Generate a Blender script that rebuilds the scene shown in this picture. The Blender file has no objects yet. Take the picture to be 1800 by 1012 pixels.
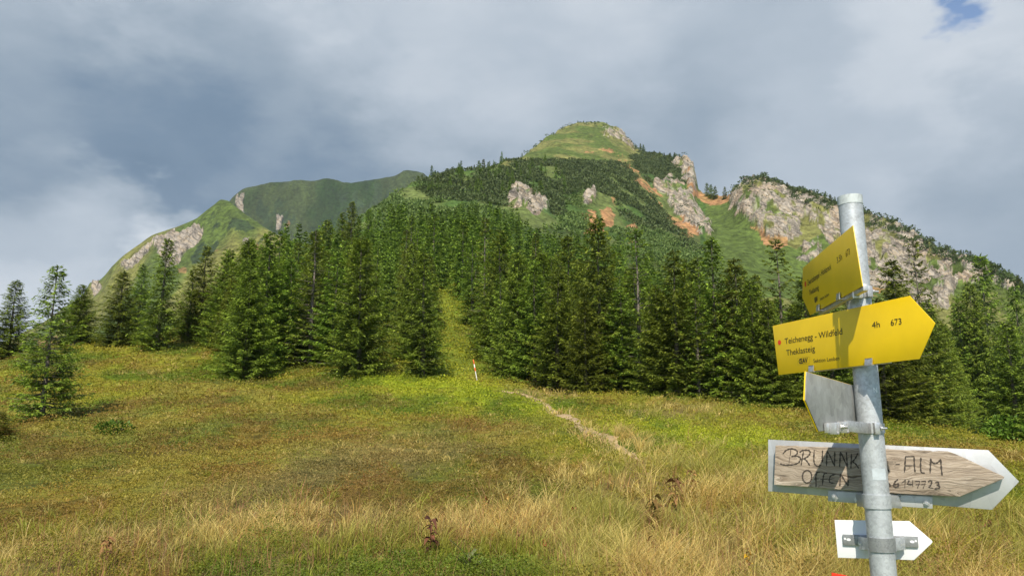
import bpy, bmesh, math, random
import numpy as np
from mathutils import Vector
R = math.radians
rng = np.random.default_rng(7)
random.seed(7)
sc = bpy.context.scene

# ------------------------------------------------------------------ camera
F, CU, CV, EYE = 1340.0, 900.0, 506.0, 1.65          # focal length in photo pixels (1800 wide)
PITCH = R(10.24)
SP, CP = math.sin(PITCH), math.cos(PITCH)
cam = bpy.data.objects.new("camera", bpy.data.cameras.new("camera"))
sc.collection.objects.link(cam)
cam.location = (0, 0, EYE)
cam.rotation_euler = (R(90) + PITCH, 0, 0)
cam.data.sensor_width = 36
cam.data.lens = 36 * F / 1800
cam.data.clip_start = 0.05
cam.data.clip_end = 20000
sc.camera = cam

def ray(u, v):
    a = (np.asarray(u, float) - CU) / F
    b = (CV - np.asarray(v, float)) / F
    return np.stack([a + 0 * b, CP - b * SP + 0 * a, SP + b * CP + 0 * a], -1)

def at(u, v, Y):
    d = ray(u, v)
    return np.array([0, 0, EYE]) + d * (np.asarray(Y, float) / d[..., 1])[..., None]

def proj(P):
    P = np.asarray(P, float)
    x, y, z = P[..., 0], P[..., 1], P[..., 2] - EYE
    dep = np.maximum(y * CP + z * SP, 1e-3)
    return CU + F * x / dep, CV - F * (z * CP - y * SP) / dep

# ------------------------------------------------------------------ sun, sky, exposure
SUN_EL, SHADOW_AZ = R(46), R(5.0)                      # shadows point away from the camera, a little to the right
sun = bpy.data.objects.new("sun", bpy.data.lights.new("sun", 'SUN'))
sc.collection.objects.link(sun)
sun.data.energy = 5.0
sun.data.angle = R(0.5)
sun.data.color = (1.0, 0.92, 0.78)
ldir = Vector((math.sin(SHADOW_AZ) * math.cos(SUN_EL), math.cos(SHADOW_AZ) * math.cos(SUN_EL), -math.sin(SUN_EL)))
sun.rotation_euler = ldir.to_track_quat('-Z', 'Y').to_euler()
sc.view_settings.view_transform = 'Standard'
sc.view_settings.look = 'None'
sc.view_settings.exposure = 0.27
sc.view_settings.gamma = 1.0

class NT:
    """tiny helper round a node tree"""
    def __init__(self, tree): self.t = tree
    def n(self, kind, **kw):
        o = self.t.nodes.new(kind)
        ins = kw.pop('ins', {})
        for k, v in kw.items(): setattr(o, k, v)
        for k, v in ins.items():
            s = o.inputs[k]
            if isinstance(v, bpy.types.NodeSocket): self.t.links.new(v, s)
            else: s.default_value = v
        return o
    def l(self, a, b): self.t.links.new(a, b)
    def math(self, op, a, b=0.0, clamp=False):
        return self.n('ShaderNodeMath', operation=op, use_clamp=clamp, ins={0: a, 1: b}).outputs[0]
    def ramp(self, fac, stops, interp='LINEAR'):
        r = self.n('ShaderNodeValToRGB', ins={0: fac})
        cr = r.color_ramp; cr.interpolation = interp
        while len(cr.elements) < len(stops): cr.elements.new(0.5)
        for e, (p, c) in zip(cr.elements, stops):
            e.position = p
            e.color = (c[0], c[1], c[2], 1) if not isinstance(c, (int, float)) else (c, c, c, 1)
        return r.outputs[0]
    def noise(self, vec, scale, detail=4, rough=0.55, dist=0.0):
        return self.n('ShaderNodeTexNoise', ins={'Vector': vec, 'Scale': scale, 'Detail': detail, 'Roughness': rough, 'Distortion': dist}).outputs[0]
    def mix(self, fac, a, b, blend='MIX'):
        m = self.n('ShaderNodeMix', data_type='RGBA', blend_type=blend)
        for k, v in ((0, fac), (6, a), (7, b)):
            if isinstance(v, bpy.types.NodeSocket): self.l(v, m.inputs[k])
            else: m.inputs[k].default_value = v if k == 0 else (v[0], v[1], v[2], 1)
        return m.outputs[2]

world = bpy.data.worlds.new("World")
sc.world = world
world.use_nodes = True
wt = world.node_tree
wt.nodes.clear()
W = NT(wt)
sky = W.n('ShaderNodeTexSky', sky_type='NISHITA', sun_disc=False)
sky.sun_elevation = SUN_EL
sky.sun_rotation = R(180) + SHADOW_AZ
sky.altitude = 1600
wdir = W.n('ShaderNodeTexCoord').outputs['Generated']
wmap = W.n('ShaderNodeMapping', ins={'Vector': wdir, 'Scale': (1.0, 1.0, 1.9)}).outputs[0]
n1 = W.noise(wmap, 2.1, 6, 0.5, 0.3)
n2 = W.noise(wmap, 6.0, 7, 0.55, 0.5)
val = W.math('ADD', W.math('MULTIPLY', W.math('SUBTRACT', n1, 0.5), 0.44), W.math('MULTIPLY', W.math('SUBTRACT', n2, 0.5), 0.26))
wn = W.n('ShaderNodeTexNoise', ins={'Vector': wmap, 'Scale': 4.0, 'Detail': 5, 'Roughness': 0.6}).outputs['Color']
wv_ = W.n('ShaderNodeVectorMath', operation='MULTIPLY_ADD', ins={0: wn, 1: (0.34, 0.34, 0.34), 2: (-0.17, -0.17, -0.17)}).outputs[0]
wdir2 = W.n('ShaderNodeVectorMath', operation='NORMALIZE', ins={0: W.n('ShaderNodeVectorMath', operation='ADD', ins={0: wdir, 1: wv_}).outputs[0]}).outputs[0]
val = W.math('ADD', val, 0.50)
# the large banks and gaps of this cloud deck: (direction as seen from the meadow, width, brightness)
def blob(u, v, r0, amp):
    global val
    d = Vector(ray(u, v)).normalized()
    c = W.n('ShaderNodeVectorMath', operation='DOT_PRODUCT', ins={0: wdir2, 1: d}).outputs['Value']
    m = W.n('ShaderNodeMapRange', interpolation_type='SMOOTHERSTEP', ins={0: c, 1: math.cos(R(r0)), 2: 1.0, 3: 0.0, 4: amp}).outputs[0]
    val = W.math('ADD', val, m)
blob(850, -60, 19, 0.40); blob(1550, 110, 17, 0.24); blob(230, 40, 17, 0.26); blob(1690, 80, 10, 0.16)
blob(120, 300, 15, -0.30); blob(420, 250, 14, -0.22); blob(800, 250, 16, -0.10); blob(1320, 230, 9, -0.05)
blob(20, 470, 10, 0.62); blob(290, 440, 4.5, 0.48); blob(1770, 270, 6, -0.12); blob(1420, 330, 10, 0.06); blob(30, 350, 5, -0.12)
cloud = W.ramp(val, [(0.0, (0.080, 0.145, 0.230)), (0.25, (0.140, 0.210, 0.300)), (0.5, (0.270, 0.335, 0.410)), (0.75, (0.395, 0.455, 0.525)), (1.0, (0.585, 0.625, 0.675))])
hole_d = Vector(ray(1706, 22)).normalized()
hc = W.n('ShaderNodeVectorMath', operation='DOT_PRODUCT', ins={0: wdir2, 1: hole_d}).outputs['Value']
hm = W.n('ShaderNodeMapRange', interpolation_type='SMOOTHSTEP', ins={0: hc, 1: math.cos(R(3.2)), 2: math.cos(R(0.9)), 3: 0.0, 4: 1.0}).outputs[0]
hn = W.noise(wmap, 12.0, 5, 0.6, 0.6)
hole = W.math('MULTIPLY', hm, W.n('ShaderNodeMapRange', ins={0: hn, 1: 0.36, 2: 0.56, 3: 0.0, 4: 1.3}).outputs[0], True)
sd_ = -ldir                                           # the clouds stand open round the sun, behind the viewpoint
sm_ = W.n('ShaderNodeVectorMath', operation='DOT_PRODUCT', ins={0: wdir2, 1: sd_}).outputs['Value']
sm_ = W.n('ShaderNodeMapRange', interpolation_type='SMOOTHSTEP', ins={0: sm_, 1: 0.25, 2: 0.70, 3: 0.0, 4: 1.0}).outputs[0]
hole = W.math('MAXIMUM', hole, sm_)
bg_sky = W.n('ShaderNodeBackground', ins={0: sky.outputs[0], 1: 0.15})
bg_cl = W.n('ShaderNodeBackground', ins={0: cloud, 1: 1.0})
wm = W.n('ShaderNodeMixShader', ins={0: hole, 1: bg_cl.outputs[0], 2: bg_sky.outputs[0]})
wo = W.n('ShaderNodeOutputWorld', ins={0: wm.outputs[0]})

# ------------------------------------------------------------------ small numeric tools
def pchip(x, y, xq):
    """monotone cubic through (x, y) for one row"""
    x = np.asarray(x, float); y = np.asarray(y, float); xq = np.clip(xq, x[0], x[-1])
    h = np.diff(x); d = np.diff(y) / h
    m = np.zeros_like(y)
    w1 = 2 * h[1:] + h[:-1]; w2 = h[1:] + 2 * h[:-1]
    ok = d[:-1] * d[1:] > 0
    with np.errstate(divide='ignore', invalid='ignore'):
        hm_ = (w1 + w2) / (w1 / d[:-1] + w2 / d[1:])
    m[1:-1] = np.where(ok, hm_, 0); m[0] = d[0]; m[-1] = d[-1]
    i = np.clip(np.searchsorted(x, xq, side='right') - 1, 0, len(x) - 2)
    t = (xq - x[i]) / h[i]
    return ((1 + 2 * t) * (1 - t) ** 2 * y[i] + t * (1 - t) ** 2 * h[i] * m[i] + t * t * (3 - 2 * t) * y[i + 1] + t * t * (t - 1) * h[i] * m[i + 1])

def hash2(ix, iy, seed):
    h = (ix.astype(np.int64) * 374761393 + iy.astype(np.int64) * 668265263 + seed * 1442695041) & 0xffffffff
    h = ((h ^ (h >> 13)) * 1274126177) & 0xffffffff
    return ((h ^ (h >> 16)) & 0xffff) / 65535.0

def vnoise(x, y, seed=0):
    ix = np.floor(x); iy = np.floor(y); fx = x - ix; fy = y - iy
    fx = fx * fx * fx * (fx * (fx * 6 - 15) + 10); fy = fy * fy * fy * (fy * (fy * 6 - 15) + 10)
    a = hash2(ix, iy, seed); b = hash2(ix + 1, iy, seed); c = hash2(ix, iy + 1, seed); d = hash2(ix + 1, iy + 1, seed)
    return (a * (1 - fx) + b * fx) * (1 - fy) + (c * (1 - fx) + d * fx) * fy

def fbm(x, y, oct=4, seed=0, gain=0.5):
    s = 0; a = 1; t = 0
    for k in range(oct):
        s = s + a * vnoise(x * 2 ** k + 17.3 * k, y * 2 ** k - 9.1 * k, seed + k); t += a; a *= gain
    return s / t

def in_poly(u, v, poly):
    inside = np.zeros(np.shape(u), bool)
    n = len(poly); j = n - 1
    for i in range(n):
        xi, yi = poly[i]; xj, yj = poly[j]
        if yi != yj:
            inside ^= ((yi > v) != (yj > v)) & (u < (xj - xi) * (v - yi) / (yj - yi) + xi)
        j = i
    return inside

def sstep(a, b, x):
    t = np.clip((x - a) / (b - a), 0, 1)
    return t * t * (3 - 2 * t)

# ------------------------------------------------------------------ mesh tools
def link(o, parent=None):
    sc.collection.objects.link(o)
    if parent is not None: o.parent = parent
    return o

def mesh_np(name, V, faces, mat, parent=None, col=None, smooth=False, attrs=None):
    """faces: list of (n,k) int arrays"""
    me = bpy.data.meshes.new(name)
    V = np.asarray(V, np.float32)
    me.vertices.add(len(V)); me.vertices.foreach_set('co', V.ravel())
    faces = [np.asarray(f, np.int32) for f in faces if len(f)]
    lv = np.concatenate([f.ravel() for f in faces])
    tot = np.concatenate([np.full(len(f), f.shape[1], np.int32) for f in faces])
    me.loops.add(len(lv)); me.loops.foreach_set('vertex_index', lv)
    me.polygons.add(len(tot))
    me.polygons.foreach_set('loop_start', np.concatenate([[0], np.cumsum(tot)[:-1]]).astype(np.int32))
    me.polygons.foreach_set('loop_total', tot)
    me.polygons.foreach_set('use_smooth', np.full(len(tot), smooth))
    me.update(calc_edges=True)
    if col is not None:
        a = me.color_attributes.new('Col', 'FLOAT_COLOR', 'POINT')
        c = np.ones((len(V), 4), np.float32); c[:, :3] = col
        a.data.foreach_set('color', c.ravel())
    for k, arr in (attrs or {}).items():
        a = me.attributes.new(k, 'FLOAT', 'POINT'); a.data.foreach_set('value', np.asarray(arr, np.float32))
    if mat: me.materials.append(mat)
    o = bpy.data.objects.new(name, me)
    return link(o, parent)

def tag(o, label=None, cat=None, group=None, kind=None):
    if label: o['label'] = label
    if cat: o['category'] = cat
    if group: o['group'] = group
    if kind: o['kind'] = kind
    return o

def empty(name, loc):
    o = bpy.data.objects.new(name, None); o.location = loc; o.empty_display_size = 0.2
    return link(o)

def grid_faces(nr, nc):
    i = np.arange(nr - 1)[:, None] * nc + np.arange(nc - 1)[None, :]
    return np.stack([i, i + 1, i + nc + 1, i + nc], -1).reshape(-1, 4)

# ------------------------------------------------------------------ materials
def mat_new(name):
    m = bpy.data.materials.new(name); m.use_nodes = True
    t = m.node_tree; t.nodes.clear()
    return m, NT(t)

def principled(name, color, rough=0.6, metal=0.0, spec=0.5, noise=None, bump=None):
    """noise = (scale, amount), bump = (scale, strength, distance)"""
    m, N = mat_new(name)
    p = N.n('ShaderNodeBsdfPrincipled', ins={'Roughness': rough, 'Metallic': metal, 'Specular IOR Level': spec})
    co = N.n('ShaderNodeTexCoord').outputs['Object']
    if noise:
        f = N.noise(co, noise[0], 6, 0.6)
        lo = [c * (1 - noise[1]) for c in color]; hi = [min(1, c * (1 + noise[1])) for c in color]
        N.l(N.ramp(f, [(0.3, lo), (0.7, hi)]), p.inputs['Base Color'])
    else:
        p.inputs['Base Color'].default_value = (*color, 1)
    if bump:
        b = N.n('ShaderNodeBump', ins={'Height': N.noise(co, bump[0], 5, 0.6), 'Strength': bump[1], 'Distance': bump[2]})
        N.l(b.outputs[0], p.inputs['Normal'])
    N.n('ShaderNodeOutputMaterial', ins={0: p.outputs[0]})
    return m

def foliage_mat(name, trans=0.25, rough=0.55, spec=0.25, tint=(1, 1, 1)):
    m, N = mat_new(name)
    c = N.n('ShaderNodeVertexColor', layer_name='Col').outputs[0]
    oi = N.n('ShaderNodeObjectInfo').outputs['Random']
    hs = N.n('ShaderNodeHueSaturation', ins={'Color': c, 'Hue': N.n('ShaderNodeMapRange', ins={0: oi, 3: 0.475, 4: 0.515}).outputs[0],
                                            'Value': N.n('ShaderNodeMapRange', ins={0: oi, 3: 0.68, 4: 1.25}).outputs[0]}).outputs[0]
    p = N.n('ShaderNodeBsdfPrincipled', ins={'Base Color': hs, 'Roughness': rough, 'Specular IOR Level': spec})
    t = N.n('ShaderNodeBsdfTranslucent', ins={'Color': hs})
    mx = N.n('ShaderNodeMixShader', ins={0: trans, 1: p.outputs[0], 2: t.outputs[0]})
    N.n('ShaderNodeOutputMaterial', ins={0: mx.outputs[0]})
    return m

def terrain_mat(name, scale):
    """vertex colour (what grows or lies there, on the far ridge also cloud shadow) broken up by noise; 'rock' attribute adds strata and relief"""
    m, N = mat_new(name)
    c = N.n('ShaderNodeVertexColor', layer_name='Col').outputs[0]
    pos = N.n('ShaderNodeNewGeometry').outputs['Position']
    rock = N.n('ShaderNodeAttribute', attribute_name='rock').outputs['Fac']
    nz = N.noise(pos, scale, 8, 0.65)
    f = N.n('ShaderNodeMapRange', ins={0: nz, 1: 0.36, 2: 0.64, 3: 0.5, 4: 1.5}).outputs[0]
    c1 = N.mix(1.0, c, N.n('ShaderNodeCombineColor', ins={0: f, 1: f, 2: f}).outputs[0], 'MULTIPLY')
    dot = lambda d: N.n('ShaderNodeVectorMath', operation='DOT_PRODUCT', ins={0: pos, 1: d}).outputs['Value']
    mp = N.n('ShaderNodeCombineXYZ', ins={0: dot((0.33, 0.05, -0.22)), 1: dot((0.0, 0.6, 0.1)), 2: dot((1.05, -0.3, 1.45))}).outputs[0]   # beds dip to the right
    st = N.noise(mp, scale * 0.55, 9, 0.7, 1.2)
    nf = N.noise(pos, scale * 3.2, 6, 0.7)
    rock = N.n('ShaderNodeMapRange', interpolation_type='SMOOTHSTEP', ins={0: N.math('ADD', rock, N.math('MULTIPLY', N.math('SUBTRACT', nf, 0.5), 0.9)), 1: 0.42, 2: 0.58}).outputs[0]
    vr = N.n('ShaderNodeTexVoronoi', feature='DISTANCE_TO_EDGE', ins={'Vector': N.n('ShaderNodeVectorMath', operation='ADD', ins={0: mp, 1: N.n('ShaderNodeVectorMath', operation='SCALE', ins={0: N.n('ShaderNodeTexNoise', ins={'Vector': pos, 'Scale': scale, 'Detail': 6, 'Roughness': 0.65}).outputs['Color'], 'Scale': 11.0}).outputs[0]}).outputs[0], 'Scale': scale * 0.55})
    crk = N.n('ShaderNodeMapRange', ins={0: vr.outputs['Distance'], 1: 0.0, 2: 0.09, 3: 0.45, 4: 1.0}).outputs[0]
    sc_ = N.ramp(st, [(0.32, (0.07, 0.065, 0.06)), (0.41, (0.28, 0.23, 0.18)), (0.48, (0.50, 0.44, 0.36)), (0.56, (0.50, 0.37, 0.22)), (0.62, (0.60, 0.55, 0.46)), (0.75, (0.66, 0.62, 0.55))])
    sc_ = N.mix(1.0, sc_, N.n('ShaderNodeCombineColor', ins={0: crk, 1: crk, 2: crk}).outputs[0], 'MULTIPLY')
    c2 = N.mix(rock, c1, N.mix(0.28, sc_, c1))
    hgt = N.math('ADD', nz, N.math('MULTIPLY', N.math('MULTIPLY', N.math('ADD', st, N.math('MULTIPLY', crk, 0.5)), rock), 2.2))
    b = N.n('ShaderNodeBump', ins={'Height': hgt, 'Strength': 0.75, 'Distance': 0.9 / scale})
    p = N.n('ShaderNodeBsdfPrincipled', ins={'Base Color': c2, 'Roughness': 0.9, 'Specular IOR Level': 0.15, 'Normal': b.outputs[0]})
    N.n('ShaderNodeOutputMaterial', ins={0: p.outputs[0]})
    return m

M_meadow = terrain_mat('meadow_soil', 2.2)
M_mount = terrain_mat('mountain_ground', 0.34)
M_far = terrain_mat('far_mountain_ground', 0.17)
M_needle = foliage_mat('spruce_needles', 0.28)
M_pine = foliage_mat('dwarf_pine_needles', 0.15)
M_leaf = foliage_mat('heath_leaves', 0.30)
M_grass = foliage_mat('grass_blades', 0.45, 0.45, 0.3)
M_bark = principled('spruce_bark', (0.15, 0.125, 0.105), 0.9, noise=(14, 0.5), bump=(30, 0.6, 0.02))

# ------------------------------------------------------------------ terrain heights
# each row runs from left to right: (u, v, Y) = where that ground point shows in the photo and how far it lies
def row(*p): return np.array(p, float)
rows = [
 row((-500, 1012, 6.5), (900, 1012, 6.5), (2300, 1012, 6.5)),
 row((-500, 905, 9.3), (900, 900, 9.3), (1500, 900, 9.3), (2300, 915, 9.3)),
 row((-500, 815, 15), (300, 803, 15), (900, 800, 15), (1500, 810, 15), (2300, 850, 15)),
 row((-500, 770, 28), (0, 745, 28), (75, 737, 28), (450, 726, 28), (900, 727, 28), (1300, 738, 28), (1600, 764, 28), (1800, 790, 27), (2300, 830, 26)),
 row((-500, 715, 46), (0, 675, 46), (150, 662, 46), (300, 661, 46), (450, 665, 46), (640, 653, 46), (750, 656, 46), (880, 664, 46), (960, 680, 44), (1200, 695, 43), (1420, 715, 41), (1640, 745, 38), (1800, 770, 35), (2300, 800, 33)),
 row((-500, 660, 60), (0, 627, 60), (150, 601, 62), (260, 597, 62), (400, 598, 62), (520, 612, 62), (640, 615, 62), (720, 602, 62), (800, 618, 62), (900, 640, 60), (1000, 665, 58), (1200, 690, 56), (1420, 713, 54), (1640, 751, 50), (1800, 780, 48), (2300, 810, 46)),
 row((-500, 720, 95), (0, 690, 95), (150, 640, 95), (260, 600, 95), (400, 560, 95), (520, 540, 95), (640, 530, 92), (785, 512, 88), (900, 540, 90), (1000, 580, 90), (1200, 640, 90), (1420, 690, 90), (1640, 735, 90), (1800, 765, 90), (2300, 790, 90)),
 row((-500, 790, 170), (0, 760, 170), (150, 700, 170), (300, 590, 160), (450, 490, 150), (600, 455, 150), (700, 435, 150), (800, 440, 150), (900, 452, 150), (1000, 490, 150), (1200, 560, 150), (1420, 620, 160), (1640, 650, 160), (1800, 670, 160), (2300, 700, 160)),
]
upper = {
 -500: [(830, 300), (840, 350), (850, 400), (850, 450), (850, 500)], 0: [(830, 300), (840, 350), (845, 400), (850, 450), (850, 500)],
 150: [(800, 300), (815, 350), (830, 400), (840, 450), (850, 500)], 350: [(600, 250), (640, 290), (680, 330), (720, 370), (760, 410)],
 480: [(480, 190), (471, 200), (472, 210), (500, 240), (540, 280)], 560: [(436, 205), (430, 215), (432, 225), (450, 250), (490, 290)],
 640: [(400, 215), (388, 235), (390, 250), (402, 275), (430, 310)], 690: [(372, 225), (352, 262), (350, 270), (357, 290), (382, 330)],
 735: [(370, 230), (340, 270), (323, 298), (322, 305), (342, 350)], 800: [(372, 230), (335, 280), (309, 325), (306, 335), (325, 380)],
 860: [(385, 225), (340, 290), (301, 335), (295, 348), (303, 400)], 910: [(400, 220), (355, 290), (300, 370), (285, 410), (279, 500)],
 950: [(415, 215), (360, 290), (296, 400), (281, 450), (251, 620)], 990: [(425, 215), (370, 290), (291, 420), (280, 460), (227, 720)],
 1020: [(435, 215), (375, 290), (289, 430), (279, 480), (217, 750)], 1060: [(445, 215), (385, 290), (293, 430), (281, 480), (219, 750)],
 1090: [(452, 215), (396, 290), (306, 430), (288, 490), (234, 735)], 1115: [(457, 215), (405, 290), (318, 428), (294, 490), (258, 700)],
 1150: [(465, 215), (420, 290), (346, 420), (312, 490), (272, 640)], 1195: [(470, 230), (432, 310), (382, 400), (332, 470), (281, 560)],
 1218: [(470, 240), (440, 310), (395, 390), (350, 450), (293, 530)], 1228: [(472, 243), (445, 310), (404, 385), (370, 445), (332, 500)],
 1245: [(475, 246), (450, 310), (410, 378), (375, 436), (341, 486)], 1280: [(482, 250), (450, 310), (410, 368), (372, 420), (341, 466)],
 1305: [(486, 250), (450, 310), (410, 364), (362, 400), (325, 440)], 1340: [(490, 255), (460, 310), (410, 360), (352, 395), (319, 430)],
 1400: [(505, 255), (470, 300), (430, 350), (377, 385), (336, 410)], 1470: [(525, 255), (490, 295), (450, 335), (397, 365), (361, 390)],
 1540: [(545, 250), (510, 285), (470, 320), (422, 345), (386, 370)], 1600: [(560, 245), (530, 280), (490, 310), (452, 330), (418, 345)],
 1700: [(585, 240), (555, 265), (525, 285), (487, 300), (456, 315)], 1800: [(600, 235), (580, 250), (555, 262), (528, 272), (501, 285)],
 2300: [(660, 220), (640, 230), (620, 240), (610, 250), (600, 260)],
}
for k in range(5): rows.append(row(*[(u, upper[u][k][0], upper[u][k][1]) for u in sorted(upper)]))

QN = 1500
QS = np.linspace(-0.98, 0.98, QN)                    # columns: q = X / Y
RY, RZ = [], []
RY.append(np.full(QN, 0.5)); RZ.append(np.full(QN, 0.03))
RY.append(np.full(QN, 2.0)); RZ.append(np.full(QN, 0.13))
for r_ in rows:
    P = at(r_[:, 0], r_[:, 1], r_[:, 2])
    q = P[:, 0] / P[:, 1]; o_ = np.argsort(q); q = q[o_]
    RY.append(pchip(q, P[o_, 1], QS)); RZ.append(pchip(q, P[o_, 2], QS))
ya, za, y13, z13 = RY[-2], RZ[-2], RY[-1], RZ[-1]
for t_ in (0.5, 0.9):                                 # keep the slope straight up to the crest
    RY.insert(len(RY) - 1, ya + (y13 - ya) * t_); RZ.insert(len(RZ) - 1, za + (z13 - za) * t_)
RY.append(y13 * 1.18); RZ.append(z13 - y13 * 0.18 * 0.55)
RY.append(y13 * 1.9); RZ.append(z13 - y13 * 0.9 * 0.5)
RY = np.array(RY); RZ = np.array(RZ)                 # (rows, QN)
NY = 620
YT = np.geomspace(0.5, 1300, NY)
ZT = np.empty((NY, QN))
for j in range(QN): ZT[:, j] = pchip(RY[:, j], RZ[:, j], YT)

def hbase(X, Y):
    """base height by bilinear lookup in (q, log Y)"""
    Y = np.maximum(Y, 0.5)
    q = np.clip((X / Y - QS[0]) / (QS[-1] - QS[0]) * (QN - 1), 0, QN - 1.001)
    t = np.clip(np.log(Y / 0.5) / math.log(1300 / 0.5) * (NY - 1), 0, NY - 1.001)
    i = q.astype(int); k = t.astype(int); fq = q - i; ft = t - k
    return ((ZT[k, i] * (1 - fq) + ZT[k, i + 1] * fq) * (1 - ft) + (ZT[k + 1, i] * (1 - fq) + ZT[k + 1, i + 1] * fq) * ft)

def hnear(X, Y):
    X = np.asarray(X, float); Y = np.asarray(Y, float)
    n = (fbm(X / 8, Y / 8, 3, 11) - 0.5) * 0.9 * sstep(4, 25, Y) + (fbm(X / 1.8, Y / 1.8, 3, 23) - 0.5) * 0.34
    rough = (fbm(X / 22, Y / 22, 4, 31) - 0.5) * 5.0 * sstep(70, 160, Y)
    return hbase(X, Y) + n * (1 - sstep(90, 140, Y) * 0.4) + rough

def ground(X, Y):
    return float(hnear(np.array([X]), np.array([Y]))[0])

YS_ = np.geomspace(4, 420, 700)
def on_ground(u, v, ymin=4.0):
    """first point of the ground seen at pixel (u, v)"""
    P = at(np.full(len(YS_), u), np.full(len(YS_), v), YS_)
    g = hnear(P[:, 0], P[:, 1])
    hit = np.where((P[:, 2] <= g) & (YS_ >= ymin))[0]
    if len(hit) == 0: return None
    i = hit[0]
    return np.array([P[i, 0], P[i, 1], g[i]])

def on_ground_many(u, v, ymax=75.0):
    """first ground hit for many pixels at once; rows of NaN where the ray misses"""
    Ys = np.geomspace(3.5, ymax, 240)
    d = ray(u, v); out = np.full((len(u), 3), np.nan); done = np.zeros(len(u), bool)
    qx = d[:, 0] / d[:, 1]; qz = d[:, 2] / d[:, 1]
    prev = np.full(len(u), 1.0); py = np.full(len(u), 3.0)
    for y in Ys:
        h = EYE + qz * y - hnear(qx * y, np.full(len(u), y))
        new = (h <= 0) & ~done
        t = np.where(new, prev / np.maximum(prev - h, 1e-6), 0); t = np.clip(t, 0, 1)
        yy = py + (y - py) * t
        out[new, 0] = (qx * yy)[new]; out[new, 1] = yy[new]
        done |= new
        prev = np.where(done, prev, h); py = np.where(done, py, y)
    ok = ~np.isnan(out[:, 0])
    out[ok, 2] = hnear(out[ok, 0], out[ok, 1])
    return out

# ------------------------------------------------------------------ what grows where on the meadow
STRAW = [(-400, 1000), (-60, 975), (130, 935), (300, 905), (440, 880), (560, 885), (700, 905), (780, 905), (900, 885), (1010, 868), (1080, 830), (1130, 800), (1230, 806), (1330, 835), (1460, 870), (1640, 905), (1800, 920), (2200, 950), (2200, 1200), (-400, 1200)]
STRAW2 = [(870, 684), (930, 682), (1010, 686), (1030, 694), (980, 705), (935, 705)]
STRAW3 = [(1080, 715), (1200, 705), (1300, 722), (1260, 738), (1130, 735)]
STRAW4 = [(180, 665), (260, 635), (370, 612), (380, 630), (290, 660), (200, 685)]
BROWN = [(280, 885), (420, 845), (560, 795), (700, 755), (860, 735), (960, 750), (900, 800), (780, 820), (700, 850), (560, 885), (400, 915)]
GREEN = [(620, 660), (800, 648), (930, 690), (1010, 740), (860, 730), (700, 700)]
GREEN2 = [(1030, 745), (1180, 735), (1370, 755), (1400, 800), (1250, 800), (1130, 790)]
def soft(u, v, poly, blur):
    """share of jittered copies of (u, v) inside poly, with ragged edges"""
    s = 0
    for k in range(5):
        s = s + in_poly(u + rng.normal(0, blur, np.shape(u)), v + rng.normal(0, blur * 0.45, np.shape(u)), poly)
    return s / 5.0
G_GREEN = np.array((0.140, 0.205, 0.014)); G_YEL = np.array((0.310, 0.310, 0.028)); G_RED = np.array((0.260, 0.145, 0.040)); G_BROWN = np.array((0.33, 0.215, 0.095)); G_LIME = np.array((0.36, 0.44, 0.022))
S_STRAW = np.array((0.85, 0.71, 0.225)); S_OCHRE = np.array((0.72, 0.52, 0.130)); S_GREEN = np.array((0.34, 0.40, 0.045))
def heath_color(u, v, X, Y):
    a = fbm(X / 2.6, Y / 4.2, 4, 51); b = fbm(X / 1.1, Y / 1.8, 3, 77); c = fbm(X / 6, Y / 9, 3, 91)
    br = soft(u, v, BROWN, 22); gr = np.maximum(soft(u, v, GREEN, 18), soft(u, v, GREEN2, 16))
    col = G_GREEN + (G_YEL - G_GREEN) * sstep(0.36, 0.60, a)[:, None]
    red = np.clip(sstep(0.50, 0.66, b) * 0.40 + sstep(0.52, 0.66, c) * 0.22 + br * 0.34, 0, 0.8) * (1 - gr * 0.75)
    col = col + (np.where((b > 0.5)[:, None], G_RED, G_BROWN) - col) * red[:, None]
    col = col + (G_LIME - col) * (gr * 0.8 * sstep(0.3, 0.6, b))[:, None]
    low = soft(u, v, [(330, 1000), (420, 985), (560, 975), (720, 985), (880, 978), (970, 995), (1000, 1200), (300, 1200)], 24)
    col = col + (np.array((0.085, 0.175, 0.014)) - col) * (low * 0.7)[:, None]
    return col * 1.2

# ------------------------------------------------------------------ ground: one sheet from behind the camera to beyond the forest edge
YN = np.concatenate([np.geomspace(2.2, 140, 460)])
QG = np.linspace(-0.95, 0.95, 700)
X = QG[None, :] * YN[:, None]; Yg = np.repeat(YN[:, None], len(QG), 1)
Z = hnear(X, Yg)
u_, v_ = proj(np.stack([X, Yg, Z], -1))
hc_ = heath_color(u_.ravel(), v_.ravel(), X.ravel(), Yg.ravel())
st_ = np.maximum.reduce([soft(u_.ravel(), v_.ravel(), p, 10) for p in (STRAW, STRAW2, STRAW3)])
gcol = hc_ * 0.55 + (np.array((0.20, 0.155, 0.055)) - hc_ * 0.55) * (st_ * 0.7)[:, None]
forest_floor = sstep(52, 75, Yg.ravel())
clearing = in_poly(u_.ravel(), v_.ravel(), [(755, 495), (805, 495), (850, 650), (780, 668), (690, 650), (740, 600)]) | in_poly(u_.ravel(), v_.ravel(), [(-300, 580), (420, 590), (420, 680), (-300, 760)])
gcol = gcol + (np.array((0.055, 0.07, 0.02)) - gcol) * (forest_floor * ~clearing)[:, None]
gcol = gcol + (np.array((0.17, 0.21, 0.022)) * (0.5 + 0.9 * fbm(X / 1.5, Yg / 3, 4, 5).ravel())[:, None] - gcol) * (soft(u_.ravel(), v_.ravel(), [(762, 495), (804, 495), (850, 650), (780, 668), (700, 650), (750, 600)], 9) * (Yg.ravel() > 44))[:, None]
near_v = np.stack([X.ravel(), Yg.ravel(), Z.ravel()], -1)
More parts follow.
